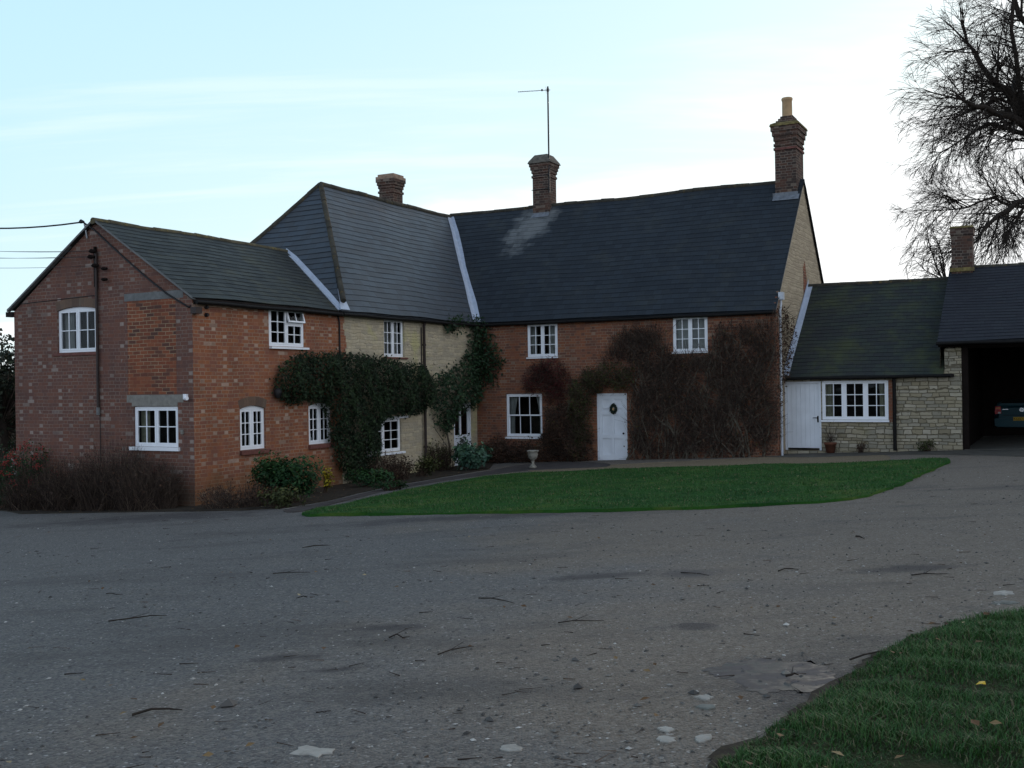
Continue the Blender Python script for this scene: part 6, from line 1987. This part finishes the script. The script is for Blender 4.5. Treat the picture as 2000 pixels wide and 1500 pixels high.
def bank_h(x, y):
    gx_, gy_ = min(max((x - BGX) / .1, 0), BGN - 1.001), min(max((y - BGY) / .1, 0), BGM - 1.001)
    i_, j_ = int(gx_), int(gy_); fx_, fy_ = gx_ - i_, gy_ - j_
    d = (BD[i_, j_] * (1 - fx_) + BD[i_ + 1, j_] * fx_) * (1 - fy_) + (BD[i_, j_ + 1] * (1 - fx_) + BD[i_ + 1, j_ + 1] * fx_) * fy_
    return G(x, y) + .012 + .13 * min(1, d / 1.1) + .02 * wig(x * 3, y * 3) * min(1, d / .3)
bs, t, b = new_mat('bank_turf', .95, .1)
oc = node(t, 'ShaderNodeTexCoord').outputs['Object']
c = ramp(t, noise(t, oc, 2.2, 6, .65), [(.35, (.014, .03, .009)), (.55, (.028, .03, .012)), (.7, (.035, .025, .015))])
set_in(t, b, 'Base Color', c); bump(t, b, noise(t, oc, 30, 4), .8, .03)
M['bank'] = bs
patch('grass_bank', BANK, M['bank'], .02, .25, hfun=bank_h, edge=False)
mud = smooth_poly([(p[0] + .0, p[1] + .0) for p in bank[:12]] + [(bank[i][0] - .03 - .06 * math.sin(i * 2.3), bank[i][1] + .03 + .06 * math.sin(i * 1.7)) for i in range(11, -1, -1)], 5, .025, 9)
patch('mud_edge', mud, M['soil'], .006, .3, edge=False)
g = np.random.default_rng(12)


def blades(name, pts, hfun, hmin, hmax, w, label, clump=None, tone_bias=0):
    n = len(pts)
    z = np.array([hfun(x, y) for x, y in pts])
    base = np.column_stack([pts, z - .005])
    a = g.uniform(0, 6.283, n)
    dens = np.array([wig(x * 2.1, y * 2.3, 2.0) + .6 * wig(x * 5.1, y * 4.7, 1.0) for x, y in pts])
    hh = g.uniform(hmin, hmax, n) * (.75 + .3 * np.clip(dens, -1, 1.2))
    lean = np.column_stack([np.cos(a), np.sin(a)]) * (hh * g.uniform(.2, 1.3, n))[:, None]
    sd = np.column_stack([-np.sin(a), np.cos(a), np.zeros(n)]) * (w * g.uniform(.6, 1.3, n))[:, None]
    mid = base + np.column_stack([lean * .35, hh * .62]); tip = base + np.column_stack([lean, hh * .92])
    V = np.stack([base - sd, base + sd, mid + sd * .7, mid - sd * .7, tip + sd * .1, tip - sd * .1], 1).reshape(-1, 3)
    F_ = (np.arange(n)[:, None, None] * 6 + np.array([[0, 1, 2, 3], [3, 2, 4, 5]])[None]).reshape(-1, 4)
    tone = np.clip(g.normal(.45 + tone_bias, .2, n) + .12 * dens, .01, .99)
    tone = np.where(g.random(n) < .09, g.uniform(.93, .99, n), np.minimum(tone, .9))
    return np_obj(name, V, F_.astype(np.int32), LM['grass'], None, np.repeat(tone, 2))

pts = sample_poly(BANK, 85000, g)
keep = np.array([(wig(x * 2.1, y * 2.3, 2.0) + .6 * wig(x * 5.1, y * 4.7, 1.0) + g.normal(0, .5)) > -1.05 or y < 5.2 for x, y in pts])
o = blades('bank_grass', pts[keep], bank_h, .02, .065, .0024, '')
tag(o, 'rough tufted grass on the bank in the right foreground', 'grass', kind='stuff')
pts = sample_poly(LAWN, 60000, g)
o = blades('lawn_grass', pts, lawn_h, .02, .055, .006, '', tone_bias=-.02)
tag(o, 'short mown grass of the front lawn', 'grass', kind='stuff')

# pebbles and leaf litter, uncountable
def yard_pts(n, y0, y1, k=1.0):
    out = []
    while len(out) < n:
        y = y0 + (y1 - y0) * g.random() ** 1.6
        x = g.uniform(-.56, .56) * y
        if not inside(BANK, x, y) and not inside(LAWN, x, y): out.append((x, y))
    return np.array(out)
pts = yard_pts(11000, 3.6, 21)
n = len(pts)
oct_ = np.array([[1, 0, 0], [0, 1, 0], [-1, 0, 0], [0, -1, 0], [0, 0, .7], [0, 0, -.5]])
sz = g.lognormal(math.log(.0062), .5, n)
ang = g.uniform(0, 6.28, n)
ov = oct_[None] * np.column_stack([g.uniform(.7, 1.4, n), g.uniform(.7, 1.2, n), g.uniform(.5, .9, n)])[:, None] * sz[:, None, None]
ca, sa = np.cos(ang)[:, None], np.sin(ang)[:, None]
ov = np.stack([ov[..., 0] * ca - ov[..., 1] * sa, ov[..., 0] * sa + ov[..., 1] * ca, ov[..., 2]], -1)
zb = np.array([G(x, y) + .012 * wig(x * .4, y * .45, .4) for x, y in pts])
V = (ov + np.column_stack([pts, zb + sz * .2])[:, None]).reshape(-1, 3)
tri = np.array([[0, 1, 4], [1, 2, 4], [2, 3, 4], [3, 0, 4], [1, 0, 5], [2, 1, 5], [3, 2, 5], [0, 3, 5]])
F_ = (np.arange(n)[:, None, None] * 6 + tri[None]).reshape(-1, 3).astype(np.int32)
LM['pebble'] = leaf_mat('pebble', [(0, (.05, .048, .045)), (.6, (.11, .105, .098)), (.85, (.19, .175, .15)), (1, (.46, .45, .42))], .85, .25)
o = np_obj('loose_pebbles', V, F_, LM['pebble'], None, np.repeat(g.random(n), 8)); tag(o, 'loose pebbles scattered over the gravel yard', 'pebbles', kind='stuff')
pts = np.concatenate([yard_pts(150, 4, 24), sample_poly(BANK, 70, g), sample_poly([tuple(p) for p in BED], 260, g), sample_poly(LAWN, 60, g)])
zz_ = np.array([(bank_h(x, y) + .05 if inside(BANK, x, y) else G(x, y) + (.07 if inside(LAWN, x, y) else .03)) for x, y in pts])
o = leaves('leaf_litter', np.column_stack([pts, zz_]), g.uniform(.025, .06, len(pts)), np.array([0, 0, 1.]), LM['fallen'], None, .7, .35, None, g)
tag(o, 'scattered dead leaves on the yard, bed and bank', 'leaves', kind='stuff')
# fine broken twigs, uncountable at this size
pts = yard_pts(260, 4.5, 22); a = g.normal(0, .5, len(pts)) + np.where(g.random(len(pts)) < .5, math.pi, 0); ln = g.uniform(.03, .13, len(pts))
A = np.column_stack([pts, [G(x, y) + .006 + .012 * wig(x * .4, y * .45, .4) for x, y in pts]]); B = A + np.column_stack([np.cos(a) * ln, np.sin(a) * ln, g.uniform(0, .01, len(pts))])
o = slivers('twig_litter', A, B, g.uniform(.002, .005, len(pts)), LM['darktwig'], None, g); tag(o, 'small broken twigs scattered over the gravel', 'twigs', kind='stuff')

# the larger fallen sticks one can point to
TW = [((258, 1396), (356, 1386), .016, 'straight dark stick lying at the lower left of the yard'),
      ((212, 1213), (326, 1202), .013, 'long bent stick on the gravel at the left'),
      ((590, 1070), (652, 1065), .014, 'dark stick nearest the lawn corner, left of centre'),
      ((533, 1120), (606, 1118), .011, 'thin forked twig below the lawn corner stick'),
      ((208, 1159), (240, 1161), .010, 'short dark twig left of the long bent stick'),
      ((935, 1168), (1005, 1178), .012, 'dark twig on the gravel near the middle of the yard'),
      ((1520, 1115), (1560, 1112), .013, 'twig right of the small pothole'),
      ((1780, 1123), (1850, 1120), .012, 'long thin twig on the upper right of the yard'),
      ((1672, 1047), (1688, 1052), .020, 'curled leaf-like scrap of bark on the upper right of the yard'),
      ((1090, 1216), (1180, 1212), .010, 'pale thin twig in the centre of the yard'),
      ((600, 1166), (578, 1168), .012, 'stubby twig left of the yard centre'),
      ((855, 1278), (925, 1262), .010, 'slender twig lying on the tyre mark'),
      ((1660, 1288), (1735, 1272), .012, 'wet stick at the edge of the grass bank'),
      ((1535, 1320), (1560, 1318), .014, 'dark sodden leaf stem on the puddle'),
      ((1330, 1118), (1385, 1124), .010, 'twig lying in the small pothole'),
      ((760, 1245), (800, 1243), .011, 'short twig above the tyre mark')]
for i, (p0, p1, r_, lab) in enumerate(TW):
    a, b = gpx(*p0, .012), gpx(*p1, .012)
    rr = random.Random(i); r_ *= .52
    mb = MB()
    m1 = a.lerp(b, .35) + Vector((0, rr.uniform(-.05, .05), .012)); m2 = a.lerp(b, .7) + Vector((0, rr.uniform(-.05, .05), .006))
    mb.tube([a, m1, m2, b], [r_, r_ * .9, r_ * .75, r_ * .35], 6)
    if i % 2: mb.tube([m1, m1.lerp(b, .4) + Vector((.02, .1, .02))], [r_ * .5, r_ * .2], 5)
    tag(mb.build('fallen_stick', LM['bark']), lab, 'stick', 'fallen sticks on the yard')
# pale flat stones set in the yard
ST = [((610, 1468), 46, 11, 'long pale flat stone at the bottom of the photo, left of centre'), ((1000, 1461), 26, 7, 'pale flat stone at the bottom centre'),
      ((1303, 1425), 20, 6, 'upper pale stone of the pair left of the grass bank'), ((1301, 1444), 22, 7, 'lower pale stone of the pair left of the grass bank'),
      ((1372, 1441), 23, 8, 'pale stone closest to the grass bank edge'), ((1958, 1158), 26, 6, 'round pale stone at the right edge above the bank'),
      ((1375, 1362), 18, 5, 'thin pale stone chip below the puddle'), ((1378, 1380), 24, 5, 'dull grey stone below the thin pale chip'), ((1965, 1177), 30, 4, 'grey-green stone below the round pale one'), ((580, 993), 30, 3, 'pale kerb stone where path, lawn and bed meet')]
M['pale_stone'] = plain('pale_stone', (.30, .285, .255), .85, .25, .25, 9, dirt=(.16, .145, .12))
M['grey_stone'] = plain('grey_stone', (.14, .145, .13), .85, .25, .25, 9, dirt=(.08, .08, .07))
for i, (p, wx, wy, lab) in enumerate(ST):
    rr = random.Random(40 + i)
    ring = []
    for k in range(14):
        a = 2 * math.pi * k / 14; f = rr.uniform(.6, 1.15)
        ring.append(gpx(p[0] + math.cos(a) * wx * f, p[1] - math.sin(a) * wy * f, 0))
    ctr = sum(ring, Vector()) / 14
    mb = MB()
    up = Vector((0, 0, .005))
    inn = [ctr.lerp(q, .8) + up + Vector((0, 0, rr.uniform(-.002, .002))) for q in ring]
    for k in range(14):
        j = (k + 1) % 14
        mb.face([ring[k] - up, ring[j] - up, ring[j] + up * .5, ring[k] + up * .5])
        mb.face([ring[k] + up * .5, ring[j] + up * .5, inn[j], inn[k]])
        mb.face([inn[k], inn[j], ctr + up * .9])
    tag(mb.build('flat_stone', M['grey_stone' if i in (7, 8) else 'pale_stone'], merge=True), lab, 'stone', 'pale flat stones set in the yard')
# one yellow leaf on the bank
c = gpx(1915, 1337, .1)
mb = MB(); mb.face([c + Vector(q) for q in ((-.024, 0, 0), (-.007, -.02, .010), (.02, -.014, .004), (.027, .010, .014), (.003, .02, .010))])
M['yellow_leaf'] = plain('yellow_leaf_single', (.55, .36, .02), .6, .2, .1, 20)
tag(mb.build('yellow_leaf', M['yellow_leaf']), 'single bright yellow fallen leaf on the grass bank', 'leaf')
